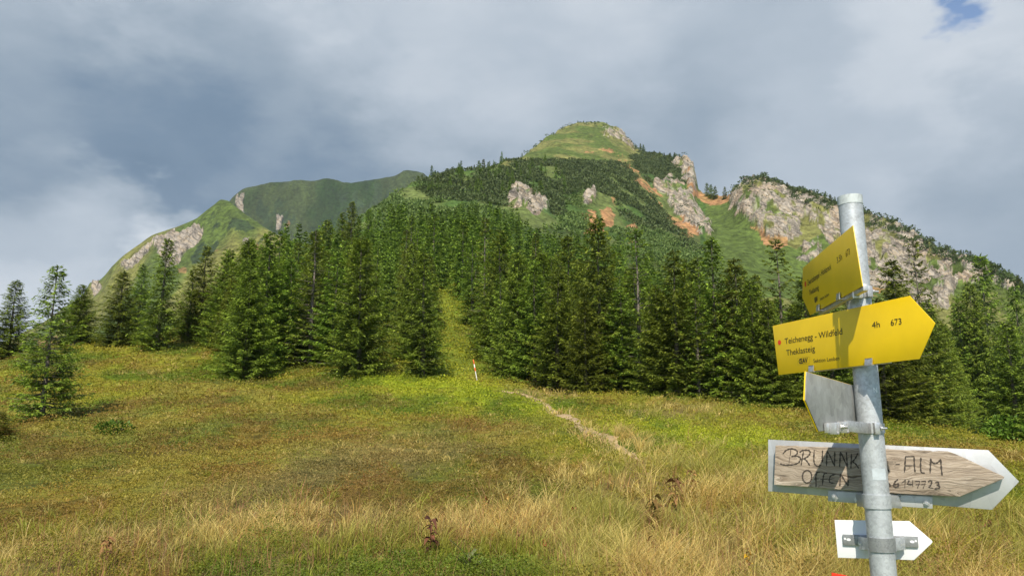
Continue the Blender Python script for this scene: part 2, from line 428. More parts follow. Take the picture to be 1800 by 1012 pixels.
ground_o = mesh_np('meadow_ground', near_v, [grid_faces(len(YN), len(QG))], M_meadow, col=gcol, smooth=True, attrs={'rock': np.zeros(len(near_v))})
tag(ground_o, kind='structure')
# the same meadow round and behind the viewpoint
xs = np.linspace(-40, 40, 60); ys = np.linspace(-40, 2.3, 40)
XX, YY = np.meshgrid(xs, ys); ZZ = 0.065 * YY - 0.004 * np.abs(XX) + 0.0 * XX
V = np.stack([XX.ravel(), YY.ravel(), ZZ.ravel() - 0.02], -1)
tag(mesh_np('viewpoint_ground', V, [grid_faces(40, 60)], M_meadow, col=np.tile(G_GREEN * 0.8, (len(V), 1)), smooth=True, attrs={'rock': np.zeros(len(V))}), kind='structure')

# ------------------------------------------------------------------ mountain: cliffs, scree, grass and dwarf pine
ROCK = [
 [(895, 332), (912, 331), (925, 338), (935, 348), (962, 355), (965, 372), (945, 378), (922, 360), (905, 369), (894, 366), (900, 348)],
 [(1024, 346), (1044, 340), (1048, 358), (1028, 360)],
 [(1152, 320), (1185, 314), (1205, 330), (1232, 372), (1254, 412), (1228, 416), (1200, 385), (1172, 352), (1150, 335)],
 [(1183, 284), (1198, 279), (1214, 282), (1226, 300), (1224, 330), (1214, 345), (1203, 318)],
 [(1284, 345), (1308, 326), (1345, 319), (1385, 338), (1420, 362), (1446, 386), (1405, 386), (1412, 410), (1392, 424), (1345, 418), (1322, 392), (1285, 366)],
 [(1395, 342), (1470, 358), (1540, 385), (1622, 427), (1650, 470), (1640, 520), (1600, 512), (1560, 505), (1500, 485), (1470, 440), (1440, 400), (1405, 372)],
 [(1640, 428), (1700, 455), (1745, 485), (1720, 505), (1690, 500), (1660, 540), (1600, 540), (1600, 500)],
 [(1068, 226), (1092, 232), (1112, 248), (1124, 264), (1108, 258), (1080, 240), (1060, 236)],
 [(1410, 436), (1438, 420), (1446, 450), (1424, 462), (1405, 456)], [(1390, 415), (1402, 412), (1400, 426), (1388, 428)],
 [(1750, 480), (1790, 500), (1780, 520), (1745, 500)],
]
SCREE = [
 [(1083, 284), (1104, 286), (1130, 308), (1150, 338), (1160, 358), (1192, 384), (1228, 416), (1205, 416), (1168, 374), (1132, 328), (1108, 302)],
 [(1222, 334), (1285, 337), (1292, 350), (1262, 358), (1232, 356)], [(1194, 296), (1206, 308), (1228, 345), (1216, 349), (1204, 324)],
 [(1050, 256), (1072, 262), (1092, 277), (1074, 270)], [(1018, 374), (1045, 369), (1052, 400), (1026, 408)], [(1054, 372), (1072, 364), (1074, 394), (1060, 400)],
 [(1098, 396), (1120, 390), (1124, 424), (1106, 428)], [(1195, 380), (1215, 395), (1228, 415), (1205, 415)],
 [(1318, 396), (1345, 418), (1392, 424), (1370, 440), (1335, 420)], [(1076, 345), (1084, 350), (1078, 358)], [(1028, 264), (1050, 262), (1046, 267), (1030, 268)],
 [(1500, 480), (1530, 500), (1560, 505), (1545, 520), (1510, 505)],
]
PINE = [
 [(738, 322), (800, 306), (860, 294), (912, 286), (960, 281), (1030, 280), (1088, 286), (1112, 302), (1150, 352), (1180, 392), (1235, 446), (1205, 440), (1140, 400), (1098, 385), (1078, 350), (1020, 335), (985, 352), (965, 350), (930, 340), (900, 330), (880, 370), (800, 352), (740, 340)],
 [(1112, 278), (1150, 270), (1195, 285), (1203, 320), (1192, 332), (1150, 315), (1122, 300)],
 [(1288, 342), (1304, 322), (1340, 311), (1400, 330), (1470, 355), (1472, 362), (1400, 344), (1344, 320), (1310, 328)],
 [(1500, 366), (1560, 386), (1640, 424), (1720, 455), (1820, 500), (1820, 520), (1740, 482), (1690, 456), (1640, 436), (1580, 405), (1520, 382)],
 [(950, 350), (985, 345), (990, 365), (985, 378), (955, 375)], [(1640, 432), (1690, 440), (1680, 456), (1650, 452)],
]
PINE_LOOSE = [[(640, 388), (690, 352), (735, 324), (800, 330), (880, 370), (900, 400), (760, 410), (690, 402)], [(985, 345), (1020, 340), (1030, 410), (980, 410)], [(1060, 400), (1140, 405), (1240, 450), (1200, 470), (1080, 440)]]
YM = np.geomspace(120, 1300, 560)
QM = np.linspace(-0.62, 0.95, 1150)
X = QM[None, :] * YM[:, None]; Ym = np.repeat(YM[:, None], len(QM), 1)
Zs = hnear(X, Ym) - 0.0
u_, v_ = proj(np.stack([X, Ym, Zs], -1)); u_ = u_.ravel(); v_ = v_.ravel()
jx = (fbm(X / 9, Ym / 9, 4, 3).ravel() - 0.5) * 26; jy = (fbm(X / 9, Ym / 9, 4, 4).ravel() - 0.5) * 20
Xr, Yr = X.ravel(), Ym.ravel()
crestY = np.interp(QM, QS, RY[-3])
front = (Ym <= crestY[None, :] * 1.03).ravel()
rock = np.zeros(len(Xr)); scree = np.zeros(len(Xr)); pine = np.zeros(len(Xr))
for p in ROCK: rock = np.maximum(rock, in_poly(u_ + jx, v_ + jy, p))
for p in SCREE: scree = np.maximum(scree, in_poly(u_ + jx, v_ + jy, p))
for p in PINE: pine = np.maximum(pine, in_poly(u_ + jx * 1.3, v_ + jy * 1.1, p))
pine *= (fbm(X / 11, Ym / 17, 4, 55).ravel() > 0.36) * (scree < 0.5) * (rock < 0.5)
rock *= front; scree *= front; pine *= front
def blur(a, k=1):
    a = a.reshape(len(YM), len(QM)).copy()
    for _ in range(k):
        a[1:-1] = (a[:-2] + 2 * a[1:-1] + a[2:]) / 4
        a[:, 1:-1] = (a[:, :-2] + 2 * a[:, 1:-1] + a[:, 2:]) / 4
    return a
rs = blur(rock, 2)
tuft = sstep(0.58, 0.66, fbm(X / 5, Ym / 5, 4, 65).ravel()) * rock          # grass ledges on the cliffs
rk = np.clip(rock - tuft, 0, 1)
ridged = 1 - np.abs(2 * fbm(X / 16, Ym / 10, 4, 40) - 1)
Zm = Zs + rs * ((ridged - 0.6) * 13 + (fbm(X / 4, Ym / 3, 3, 41) - 0.5) * 5) + (fbm(X / 30, Ym / 30, 4, 43) - 0.5) * 4 * sstep(150, 300, Ym) * (1 - rs) + (fbm(X / 5, Ym / 5, 3, 44) - 0.5) * 1.0
g1 = fbm(X / 18, Ym / 30, 4, 61).ravel(); g2 = fbm(X / 6, Ym / 12, 3, 62).ravel()
gc = np.array((0.085, 0.120, 0.026)) + (np.array((0.165, 0.165, 0.050)) - np.array((0.085, 0.120, 0.026))) * sstep(0.38, 0.62, g1)[:, None]
gc = gc * (0.75 + 0.5 * g2)[:, None]
gul = in_poly(u_, v_, [(1225, 350), (1290, 350), (1330, 400), (1400, 440), (1460, 400), (1480, 450), (1560, 520), (1240, 520)])
gc = np.where(gul[:, None], np.array((0.090, 0.130, 0.028)) * (0.7 + 0.6 * g1)[:, None], gc)
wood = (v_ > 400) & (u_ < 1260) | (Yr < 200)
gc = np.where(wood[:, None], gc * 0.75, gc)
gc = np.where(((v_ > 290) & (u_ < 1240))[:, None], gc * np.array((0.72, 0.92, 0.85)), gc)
rc = np.array((0.53, 0.485, 0.40)) * (0.55 + 0.9 * fbm(X / 3, Ym / 3, 4, 71).ravel())[:, None]
orange = sstep(0.52, 0.66, fbm(X / 12, Ym / 14, 3, 73).ravel())
rc = rc + (np.array((0.42, 0.24, 0.11)) - rc) * (orange * 0.55)[:, None]
scr = np.array((0.36, 0.195, 0.088)) * (0.7 + 0.6 * fbm(X / 3, Ym / 5, 3, 75).ravel())[:, None]
pc = np.array((0.065, 0.11, 0.034)) * (0.7 + 0.6 * g2)[:, None]
mc = gc
mc = mc + (pc - mc) * (pine * 0.85)[:, None]
thin = sstep(0.35, 0.5, fbm(X / 4, Ym / 6, 3, 76).ravel())
mc = mc + (scr - mc) * (scree * (0.70 + 0.30 * thin))[:, None]
mc = mc + (rc - mc) * rk[:, None]
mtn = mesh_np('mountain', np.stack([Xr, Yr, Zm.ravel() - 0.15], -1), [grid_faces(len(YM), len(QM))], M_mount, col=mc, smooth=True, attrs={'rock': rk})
tag(mtn, kind='structure')

def hmount(Xq, Yq):
    """height of the finished mountain mesh"""
    q = np.clip((Xq / Yq - QM[0]) / (QM[-1] - QM[0]) * (len(QM) - 1), 0, len(QM) - 1.001)
    t = np.clip(np.log(Yq / YM[0]) / math.log(YM[-1] / YM[0]) * (len(YM) - 1), 0, len(YM) - 1.001)
    i = q.astype(int); k = t.astype(int); fq = q - i; ft = t - k
    return (Zm[k, i] * (1 - fq) + Zm[k, i + 1] * fq) * (1 - ft) + (Zm[k + 1, i] * (1 - fq) + Zm[k + 1, i + 1] * fq) * ft

# ------------------------------------------------------------------ far mountains on the left
def loft(name, st, nrow, seed, rocks, screes, pines, shade, rough):
    """st: list of (u, [(v, Y) from foot to crest]); the back slope is added behind the crest"""
    us = np.array([s[0] for s in st], float); K = len(st[0][1])
    qs, ys, zs = [], [], []
    for k in range(K):
        P = at(us, [s[1][k][0] for s in st], [s[1][k][1] for s in st])
        qs.append(P[:, 0] / P[:, 1]); ys.append(P[:, 1]); zs.append(P[:, 2])
    q0 = qs[-1]; qq = np.linspace(q0[0], q0[-1], 620)
    cy = [pchip(q0, y, qq) for y in ys]; cz = [pchip(q0, z, qq) for z in zs]
    cy.append(cy[-1] * 1.15); cz.append(cz[-1] - cy[-2] * 0.15 * 0.6)
    cy.append(cy[-2] * 1.6); cz.append(cz[-2] - cy[-3] * 0.5 * 0.5)
    tt = np.concatenate([np.linspace(0, K - 1, nrow), K - 1 + np.linspace(0.1, 2, 20)])
    kk = np.arange(K + 2)
    YY = np.empty((len(tt), len(qq))); ZZ = np.empty_like(YY)
    cy = np.array(cy); cz = np.array(cz)
    for j in range(len(qq)):
        YY[:, j] = pchip(kk, cy[:, j], tt); ZZ[:, j] = pchip(kk, cz[:, j], tt)
    XX = qq[None, :] * YY
    u, v = proj(np.stack([XX, YY, ZZ], -1)); u = u.ravel(); v = v.ravel()
    damp = np.minimum(1, np.abs(tt - (K - 1)) * 2.5 + 0.06)[:, None]
    jx = (fbm(XX / 25, YY / 25, 4, seed).ravel() - 0.5) * 26; jy = (fbm(XX / 25, YY / 25, 4, seed + 9).ravel() - 0.5) * 20
    rk = np.zeros(len(u)); sr = np.zeros(len(u)); pn = np.zeros(len(u))
    for p in rocks: rk = np.maximum(rk, in_poly(u + jx * .6, v + jy * .6, p))
    for p in screes: sr = np.maximum(sr, in_poly(u + jx * .6, v + jy * .6, p))
    for p in pines: pn = np.maximum(pn, in_poly(u + jx, v + jy, p))
    pn = pn * (fbm(XX / 14, YY / 24, 5, seed + 3).ravel() > 0.49)
    gl = 1 - np.abs(2 * fbm(XX / 70, YY / 150, 5, seed + 5) - 1)
    ZZ = ZZ + damp * ((gl - 0.75) * rough + (fbm(XX / 30, YY / 40, 4, seed + 6) - 0.6) * rough * 0.35) + damp * rk.reshape(YY.shape) * ((1 - np.abs(2 * fbm(XX / 16, YY / 11, 5, seed + 7) - 1)) - 0.6) * rough * 1.1
    a = fbm(XX / 60, YY / 120, 4, seed + 2).ravel(); b = fbm(XX / 18, YY / 30, 3, seed + 4).ravel()
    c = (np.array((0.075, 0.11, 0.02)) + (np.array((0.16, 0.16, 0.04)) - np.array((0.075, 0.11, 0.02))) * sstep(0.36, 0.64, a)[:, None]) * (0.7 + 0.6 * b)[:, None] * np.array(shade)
    c = c + (np.array((0.03, 0.05, 0.02)) * (0.7 + 0.6 * b)[:, None] - c) * (pn * 0.9)[:, None]
    c = c + (np.array((0.34, 0.17, 0.08)) - c) * (sr * 0.5)[:, None]
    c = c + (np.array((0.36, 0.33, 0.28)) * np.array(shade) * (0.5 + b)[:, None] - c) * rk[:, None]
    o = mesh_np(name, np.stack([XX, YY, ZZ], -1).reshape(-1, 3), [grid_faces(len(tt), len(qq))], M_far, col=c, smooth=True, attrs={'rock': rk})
    tag(o, kind='structure')
    return o
def spur(u, vc, Yc=900): return (u, [(760, 480), (vc + (760 - vc) * 0.55, Yc * 0.68), (vc + (760 - vc) * 0.22, Yc * 0.86), (vc, Yc)])
loft('mountain_spur', [spur(*s) for s in [(-500, 655, 1000), (-200, 632, 1000), (0, 603, 980), (60, 578, 960), (110, 545, 940), (150, 515, 920), (158, 500, 920), (172, 497, 920), (200, 467, 910), (240, 437, 900), (268, 415, 900), (300, 404, 900), (345, 386, 900), (375, 365, 900), (390, 354, 900), (400, 354, 895), (412, 362, 880), (440, 386, 860), (480, 410, 830), (540, 445, 800), (620, 490, 760), (760, 560, 720)]],
     170, 200,
     [[(208, 470), (240, 445), (275, 420), (262, 440), (225, 470)], [(272, 425), (300, 412), (345, 399), (357, 405), (350, 425), (330, 440), (318, 462), (296, 474), (284, 462), (280, 440)], [(160, 498), (172, 497), (176, 510), (160, 520)], [(428, 422), (440, 416), (446, 432), (432, 440)]],
     [[(438, 424), (452, 420), (456, 432), (440, 440)], [(310, 478), (322, 472), (326, 480), (314, 486)], [(372, 440), (384, 438), (382, 444)], [(60, 600), (100, 590), (110, 610), (70, 616)]],
     [[(378, 372), (400, 372), (440, 395), (500, 430), (480, 445), (430, 410), (400, 400), (385, 440), (330, 470), (340, 440), (375, 410)]], (1, 1, 1), 16)
def far(u, vc, Yc=1550): return (u, [(600, 1050), (vc + (600 - vc) * 0.6, Yc * 0.82), (vc + (600 - vc) * 0.25, Yc * 0.92), (vc, Yc)])
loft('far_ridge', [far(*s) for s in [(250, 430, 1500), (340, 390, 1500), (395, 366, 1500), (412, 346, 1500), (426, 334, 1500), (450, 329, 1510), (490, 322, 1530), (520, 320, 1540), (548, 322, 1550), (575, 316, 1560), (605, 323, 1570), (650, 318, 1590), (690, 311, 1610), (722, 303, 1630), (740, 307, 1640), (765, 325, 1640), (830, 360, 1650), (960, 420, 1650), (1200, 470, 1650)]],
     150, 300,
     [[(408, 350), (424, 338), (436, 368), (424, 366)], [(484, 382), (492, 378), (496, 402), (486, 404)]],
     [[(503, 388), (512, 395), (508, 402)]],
     [[(440, 345), (500, 350), (520, 400), (470, 390)], [(600, 340), (720, 320), (700, 340), (600, 380)]], (0.27, 0.38, 0.45), 27)  # the dark tint is a cloud shadow put into the ridge's grass and rock colours
# ground far below, out to the horizon
th = np.linspace(0, 2 * math.pi, 97)[:-1]; rr = np.array([60, 400, 1500, 4000, 9000.0])
zz_ = np.array([-30, -70, -90, -110, -140.0])
V = np.stack([np.outer(rr, np.cos(th)), np.outer(rr, np.sin(th)), np.repeat(zz_[:, None], 96, 1)], -1).reshape(-1, 3)
fc = np.array([[a * 96 + b, a * 96 + (b + 1) % 96, (a + 1) * 96 + (b + 1) % 96, (a + 1) * 96 + b] for a in range(4) for b in range(96)])
tag(mesh_np('valley_ground', V, [fc], M_far, col=np.tile(np.array((0.06, 0.09, 0.03)), (len(V), 1)), smooth=True, attrs={'rock': np.zeros(len(V))}), kind='structure')
# ------------------------------------------------------------------ spruce trees
def kites(P, D, L, Wd, Sd):
    """leaf-like quads: root P, direction D, length L, half width Wd, side vector Sd -> (4n,3)"""
    mid = P + D * (L * 0.45)[:, None]
    return np.stack([P, mid + Sd * Wd[:, None], P + D * L[:, None], mid - Sd * Wd[:, None]], 1).reshape(-1, 3)

def unit(a): return a / np.maximum(np.linalg.norm(a, axis=-1, keepdims=True), 1e-9)

def spruce_crown(seed, H=8.0, Rb=1.7, h0=0.25, step=0.21, space=0.12, per=6, keep=1.0, lush=1.0, wide=0.030, subs=3, bare_to=0.0):
    g = np.random.default_rng(seed)
    hs = []
    h = h0
    while h < H - 0.12:
        hs.append(h); h += step * g.uniform(0.75, 1.25) * (1.0 if h < H * 0.8 else 0.75)
    VV, CC, SK = [], [], []
    for h in hs:
        f = 1 - h / H
        k = max(3, int(per * (0.6 + 0.5 * f) + g.uniform(0, 1)))
        a0 = g.uniform(0, 6.28)
        for b in range(k):
            if g.random() > keep: continue
            az = a0 + 6.283 * b / k + g.normal(0, 0.22)
            L = Rb * (f ** 0.82) * g.uniform(0.72, 1.16) + 0.10
            if h < H * 0.10: L *= 0.85
            if g.random() < 0.06: L *= 1.2
            sl = 0.62 - 0.95 * f + g.normal(0, 0.07); cv = -0.05 + 0.34 * f
            out = np.array((math.cos(az), math.sin(az), 0.0)); lat = np.array((-out[1], out[0], 0.0))
            n = max(4, int(L / space))
            s = (np.arange(n) + g.uniform(0.2, 0.8)) / n
            s = np.concatenate([s, s, s, [0.97]])
            side = np.concatenate([np.full(n, 1.0), np.full(n, -1.0), np.zeros(n), [0.0]])
            hb = h + g.normal(0, 0.05)
            P = out * (L * s)[:, None] + np.array((0, 0, 1.0)) * (hb + L * (sl * s + cv * s * s))[:, None]
            SK.append((hb, az, L, sl, cv))
            m = len(s)
            bareness = (s < bare_to) & (g.random(m) < 0.8)
            D = unit(out * g.uniform(0.5, 0.95, m)[:, None] + lat * (side * g.uniform(0.55, 1.0, m))[:, None] + np.array((0, 0, 1.0)) * (np.where(side == 0, g.uniform(-0.9, 0.25, m), g.normal(-0.20, 0.16, m)))[:, None])
            tl = (0.13 + 0.36 * (1 - s) * min(L, 1.3) + 0.05 * (side == 0)) * g.uniform(0.65, 1.25, m) * lush
            ok = ~bareness
            P, D, tl, s = P[ok], D[ok], tl[ok], s[ok]; m = len(s)
            if m == 0: continue
            Sd = unit(np.cross(D, np.array((0, 0, 1.0))) + g.normal(0, 0.45, (m, 3)))
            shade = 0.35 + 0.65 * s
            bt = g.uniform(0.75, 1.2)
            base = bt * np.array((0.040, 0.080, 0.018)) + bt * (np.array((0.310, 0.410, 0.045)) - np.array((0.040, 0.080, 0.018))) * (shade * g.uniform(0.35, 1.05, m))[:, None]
            w = wide * g.uniform(0.8, 1.4, m)
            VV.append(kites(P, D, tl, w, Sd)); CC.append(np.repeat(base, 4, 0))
            for q in range(subs - 1):
                t = g.uniform(0.25, 0.75, m)
                P2 = P + D * (tl * t)[:, None]
                D2 = unit(D + unit(Sd) * np.where(g.random(m) < 0.5, 1, -1)[:, None] * 0.9 + np.array((0, 0, -0.25)))
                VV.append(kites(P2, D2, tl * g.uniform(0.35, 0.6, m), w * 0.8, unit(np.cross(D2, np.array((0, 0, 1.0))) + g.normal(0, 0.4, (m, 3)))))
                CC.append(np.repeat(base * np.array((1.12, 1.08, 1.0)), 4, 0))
    # leader shoots
    m = 14
    P = np.zeros((m, 3)); P[:, 2] = H - 0.28 + np.linspace(0, 0.25, m)
    D = unit(np.stack([g.normal(0, 0.5, m), g.normal(0, 0.5, m), np.ones(m)], -1))
    VV.append(kites(P, D, np.full(m, 0.15), np.full(m, 0.025), unit(np.cross(D, g.normal(0, 1, (m, 3))))))
    CC.append(np.tile((0.08, 0.12, 0.02), (4 * m, 1)))
    V = np.concatenate(VV); C = np.concatenate(CC)
    return V, C, SK

def cone_tube(pts, rad, sides=7):
    pts = np.asarray(pts, float); n = len(pts)
    V = []
    for i in range(n):
        d = unit((pts[min(i + 1, n - 1)] - pts[max(i - 1, 0)])[None])[0]
        ref = np.array((1.0, 0, 0)) if abs(d[0]) < 0.8 else np.array((0, 1.0, 0))
        a = unit(np.cross(d, ref)[None])[0]; b = np.cross(d, a)
        th = np.linspace(0, 2 * math.pi, sides, endpoint=False)
        V.append(pts[i] + rad[i] * (np.cos(th)[:, None] * a + np.sin(th)[:, None] * b))
    V = np.concatenate(V)
    Fc = [[i * sides + k, i * sides + (k + 1) % sides, (i + 1) * sides + (k + 1) % sides, (i + 1) * sides + k] for i in range(n - 1) for k in range(sides)]
    return V, np.array(Fc)

def spruce_trunk(seed, H, SK, limb_share, r0):
    g = np.random.default_rng(seed + 99)
    n = 9
    zz = np.linspace(-0.4, H, n)
    pts = np.stack([np.cumsum(g.normal(0, 0.015, n)), np.cumsum(g.normal(0, 0.015, n)), zz], -1)
    V, Fc = cone_tube(pts, r0 * (1 - zz / (H * 1.02)).clip(0.04, 1.1), 8)
    VV, FF, o = [V], [Fc], len(V)
    for (h, az, L, sl, cv) in SK:
        if g.random() > limb_share: continue
        s = np.linspace(0, 0.85, 4)
        p = np.stack([np.cos(az) * L * s, np.sin(az) * L * s, h + L * (sl * s + cv * s * s)], -1)
        v, f = cone_tube(p, 0.022 * (1 - s * 0.9) * (0.5 + 0.5 * L), 4)
        VV.append(v); FF.append(f + o); o += len(v)
    return np.concatenate(VV), np.concatenate(FF)

def tree_meshes(seed, r0=0.13, limb=0.15, **kw):
    V, C, SK = spruce_crown(seed, **kw)
    H = kw.get('H', 8.0)
    co = mesh_np('crown', V, [np.arange(len(V)).reshape(-1, 4)], M_needle, col=C)
    tv, tf = spruce_trunk(seed, H, SK, limb, r0)
    to = mesh_np('trunk', tv, [tf], M_bark, smooth=True)
    a, b = co.data, to.data
    bpy.data.objects.remove(co); bpy.data.objects.remove(to)
    return a, b, H
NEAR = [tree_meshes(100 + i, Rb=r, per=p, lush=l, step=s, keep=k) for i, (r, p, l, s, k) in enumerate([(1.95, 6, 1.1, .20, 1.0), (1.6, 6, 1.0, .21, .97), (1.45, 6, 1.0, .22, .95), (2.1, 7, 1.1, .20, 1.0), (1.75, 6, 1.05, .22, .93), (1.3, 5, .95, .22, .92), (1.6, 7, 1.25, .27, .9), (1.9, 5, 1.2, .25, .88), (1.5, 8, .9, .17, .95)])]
THIN = [tree_meshes(200, Rb=1.35, per=5, lush=.85, step=.24, keep=.86, limb=.9, bare_to=.3, r0=.10), tree_meshes(201, Rb=1.15, per=5, lush=.85, step=.24, keep=.84, limb=.6, bare_to=.28, r0=.10)]
LONE = tree_meshes(304, H=8.0, Rb=1.75, per=7, lush=1.1, step=.23, keep=.9, limb=1.0, bare_to=.26, r0=.12)
MID = [tree_meshes(400 + i, Rb=r, per=5, step=.34, space=.22, wide=.055, subs=2, lush=1.15, limb=.05) for i, r in enumerate([1.7, 1.4, 1.55, 1.25, 1.9])]
FAR = [tree_meshes(500 + i, Rb=r, per=5, step=.6, space=.42, wide=.13, subs=1, lush=1.5, limb=0) for i, r in enumerate([1.7, 1.35, 1.5, 2.0])]
tree_sizes = []
def plant_tree(meshes, P, Ht, wide, label, group, name='spruce_tree', simple=False):
    a, b, H = meshes
    r = empty(name, (P[0], P[1], P[2] - 0.12))
    s = Ht / H
    r.scale = (s * wide, s * wide, s); r.rotation_euler = (random.gauss(0, .012), random.gauss(0, .012), random.uniform(0, 6.28))
    tag(r, label, 'tree', group)
    link(bpy.data.objects.new('crown', a), r); link(bpy.data.objects.new('trunk', b), r)
    return r
def height_for(P, vtop):
    d = ray(CU, vtop)
    return EYE + P[1] * d[2] / d[1] - P[2]

GF = 'spruces along the forest edge'
hand = [  # (u of the foot, v of the foot or -Y, v of the top, variant, width, label)
 (74, 737, 462, LONE, 0.84, 'lone spruce with a thin crown and bare grey branches standing in the meadow'),
 (-8, 795, 715, NEAR[0], 1.5, 'small bushy spruce cut by the left edge of the photo in the meadow'),
 (14, 628, 490, NEAR[0], 1.0, 'dark full spruce behind the lone thin spruce, nearest the left edge'),
 (-45, 640, 520, NEAR[3], 1.0, 'dark spruce at the very left edge of the meadow crest'),
 (135, 603, 497, NEAR[3], 1.05, 'compact spruce standing alone against the sky just right of the lone thin spruce'),
 (205, 607, 474, NEAR[0], 1.1, 'broad dark spruce with low sweeping branches on the meadow crest'),
 (240, 600, 462, NEAR[1], 1.0, 'dark spruce squeezed behind the tall pointed spruce on the crest'),
 (276, 613, 416, NEAR[2], 0.95, 'tall pointed spruce with a visible trunk foot, in front of the pale left cliff'),
 (330, 598, 470, NEAR[1], 0.9, 'slender spruce between the tall pointed spruce and the forest edge'),
 (352, 596, 430, NEAR[4], 0.95, 'spruce on the crest with its top in front of the orange scar'),
 (392, 600, 452, NEAR[4], 1.0, 'spruce just behind the big bright front spruce on its left side'),
 (428, 670, 470, NEAR[3], 1.0, 'big wide bright spruce standing foremost at the left end of the forest'),
 (462, 640, 406, NEAR[1], 1.1, 'tall spruce rising right behind the wide foremost spruce'),
 (505, 640, 452, NEAR[4], 1.05, 'spruce with a dark shaded foot right of the wide foremost spruce'),
 (545, 638, 402, THIN[0], 1.2, 'spruce with a thin top and bare trunk showing above its neighbours'),
 (585, 640, 440, NEAR[4], 1.0, 'spruce behind the left part of the central pair, over the bright bank'),
 (630, 655, 412, NEAR[0], 1.0, 'full tall spruce down to the ground in the middle of the left forest'),
 (742, 660, 440, NEAR[2], 1.0, 'conical spruce standing just left of the grassy gap in the forest'),
 (850, 618, 380, THIN[1], .85, 'tall spruce with a bare pale trunk just right of the grassy gap'),
 (908, 664, 438, NEAR[3], .8, 'dense dark spruce with its skirt on the ground behind the marker post'),
 (880, 640, 400, NEAR[1], 1.0, 'tall spruce directly behind the dense one next to the marker post'),
 (940, 672, 455, NEAR[4], 1.0, 'spruce right of the dense dark one, above the pale straw patch'),
 (978, 684, 470, NEAR[1], 1.05, 'low dark spruce where the straw patch meets the trees'),
 (1000, 660, 412, NEAR[2], 1.1, 'tall spruce behind the start of the straw patch'),
 (1030, 688, 520, NEAR[0], .9, 'short bushy spruce in front of the tallest spruce of the right forest'),
 (1056, 684, 378, NEAR[0], .9, 'tallest spruce of the right forest with a full pointed top'),
 (1092, 690, 505, NEAR[4], 1.1, 'short spruce right of the foot of the tallest spruce'),
 (1128, 690, 400, THIN[1], 1.2, 'spruce with reddish dry twigs in its thin top'),
 (1160, 694, 498, NEAR[3], .85, 'broad low spruce with its branches over the dry grass rim'),
 (1192, 694, 436, NEAR[1], 1.05, 'spruce with a light trunk line in the right forest front'),
 (1228, 698, 510, THIN[0], 1.2, 'spruce showing a bare grey trunk in its lower half at the forest rim'),
 (1262, 702, 414, NEAR[2], 1.0, 'tall dark spruce in front of the scree gully'),
 (1298, 706, 450, NEAR[4], 1.0, 'spruce left of the yellow signs in front of the green gully'),
 (1330, 710, 486, NEAR[0], .9, 'bushy spruce at the rim just left of the grey metal arrow sign'),
 (1384, 712, 418, THIN[1], 1.15, 'dark thin spruce rising just left of the topmost yellow sign'),
 (1360, 716, 520, NEAR[3], .8, 'low spruce under the left end of the larger yellow sign'),
 (1425, 722, 480, NEAR[1], 1.0, 'spruce behind the left half of the yellow signs'),
 (1470, 728, 500, NEAR[4], 1.0, 'spruce hidden behind the yellow signs and the pole'),
 (1560, 738, 520, NEAR[1], 1.1, 'spruce just right of the pole under the big yellow sign tip'),
 (1598, 742, 452, NEAR[4], 1.0, 'spruce whose top rises over the tip of the larger yellow sign'),
 (1637, 745, 418, THIN[0], 1.0, 'tall thin dark spruce right of the signs against the cliff'),
 (1672, 748, 560, NEAR[0], .85, 'young bright spruce at the meadow rim right of the signs'),
 (1708, 752, 520, NEAR[4], 1.0, 'bright spruce of middle height right of the thin dark spruce'),
 (1730, 756, 495, NEAR[3], .9, 'broad yellowish green spruce with layered branches at the right'),
 (1752, 745, 446, NEAR[2], 1.1, 'tallest spruce at the right edge with brown cones in its top'),
 (1790, 772, 560, NEAR[0], .95, 'bright low spruce cut by the right edge of the photo'),
 (1815, 765, 500, NEAR[1], 1.0, 'spruce at the right edge behind the bright low one'),
 (1695, 735, 540, NEAR[1], 1.0, 'shaded spruce between the thin dark spruce and the bright ones'),
 (618, -118, 352, NEAR[2], 1.0, 'dark spruce standing taller than the others on the left shoulder of the ridge'),
 (600, -120, 372, NEAR[1], 1.0, 'second dark spruce left of the tallest one on the left shoulder'),
 (648, -125, 366, NEAR[2], 1.0, 'narrow dark spruce right of the tallest one on the left shoulder'),
 (575, -112, 385, NEAR[0], 1.0, 'round topped pale spruce on the left shoulder of the ridge'),
]
planted = []
for (u, vb, vt, ms, wd, lab) in hand:
    if vb > 0:
        P = on_ground(u, vb, 20)
        if P is None: P = on_ground(u, vb + 6, 20)
    else:
        d = ray(u, 400); Y = -vb; P = np.array([d[0] / d[1] * Y, Y, 0]); P[2] = ground(P[0], P[1])
    Ht = height_for(P, vt)
    plant_tree(ms, P, Ht, wd * 1.32 * (8.0 / Ht) ** 0.3, lab, GF)
    planted.append((P[0], P[1], 1.3))

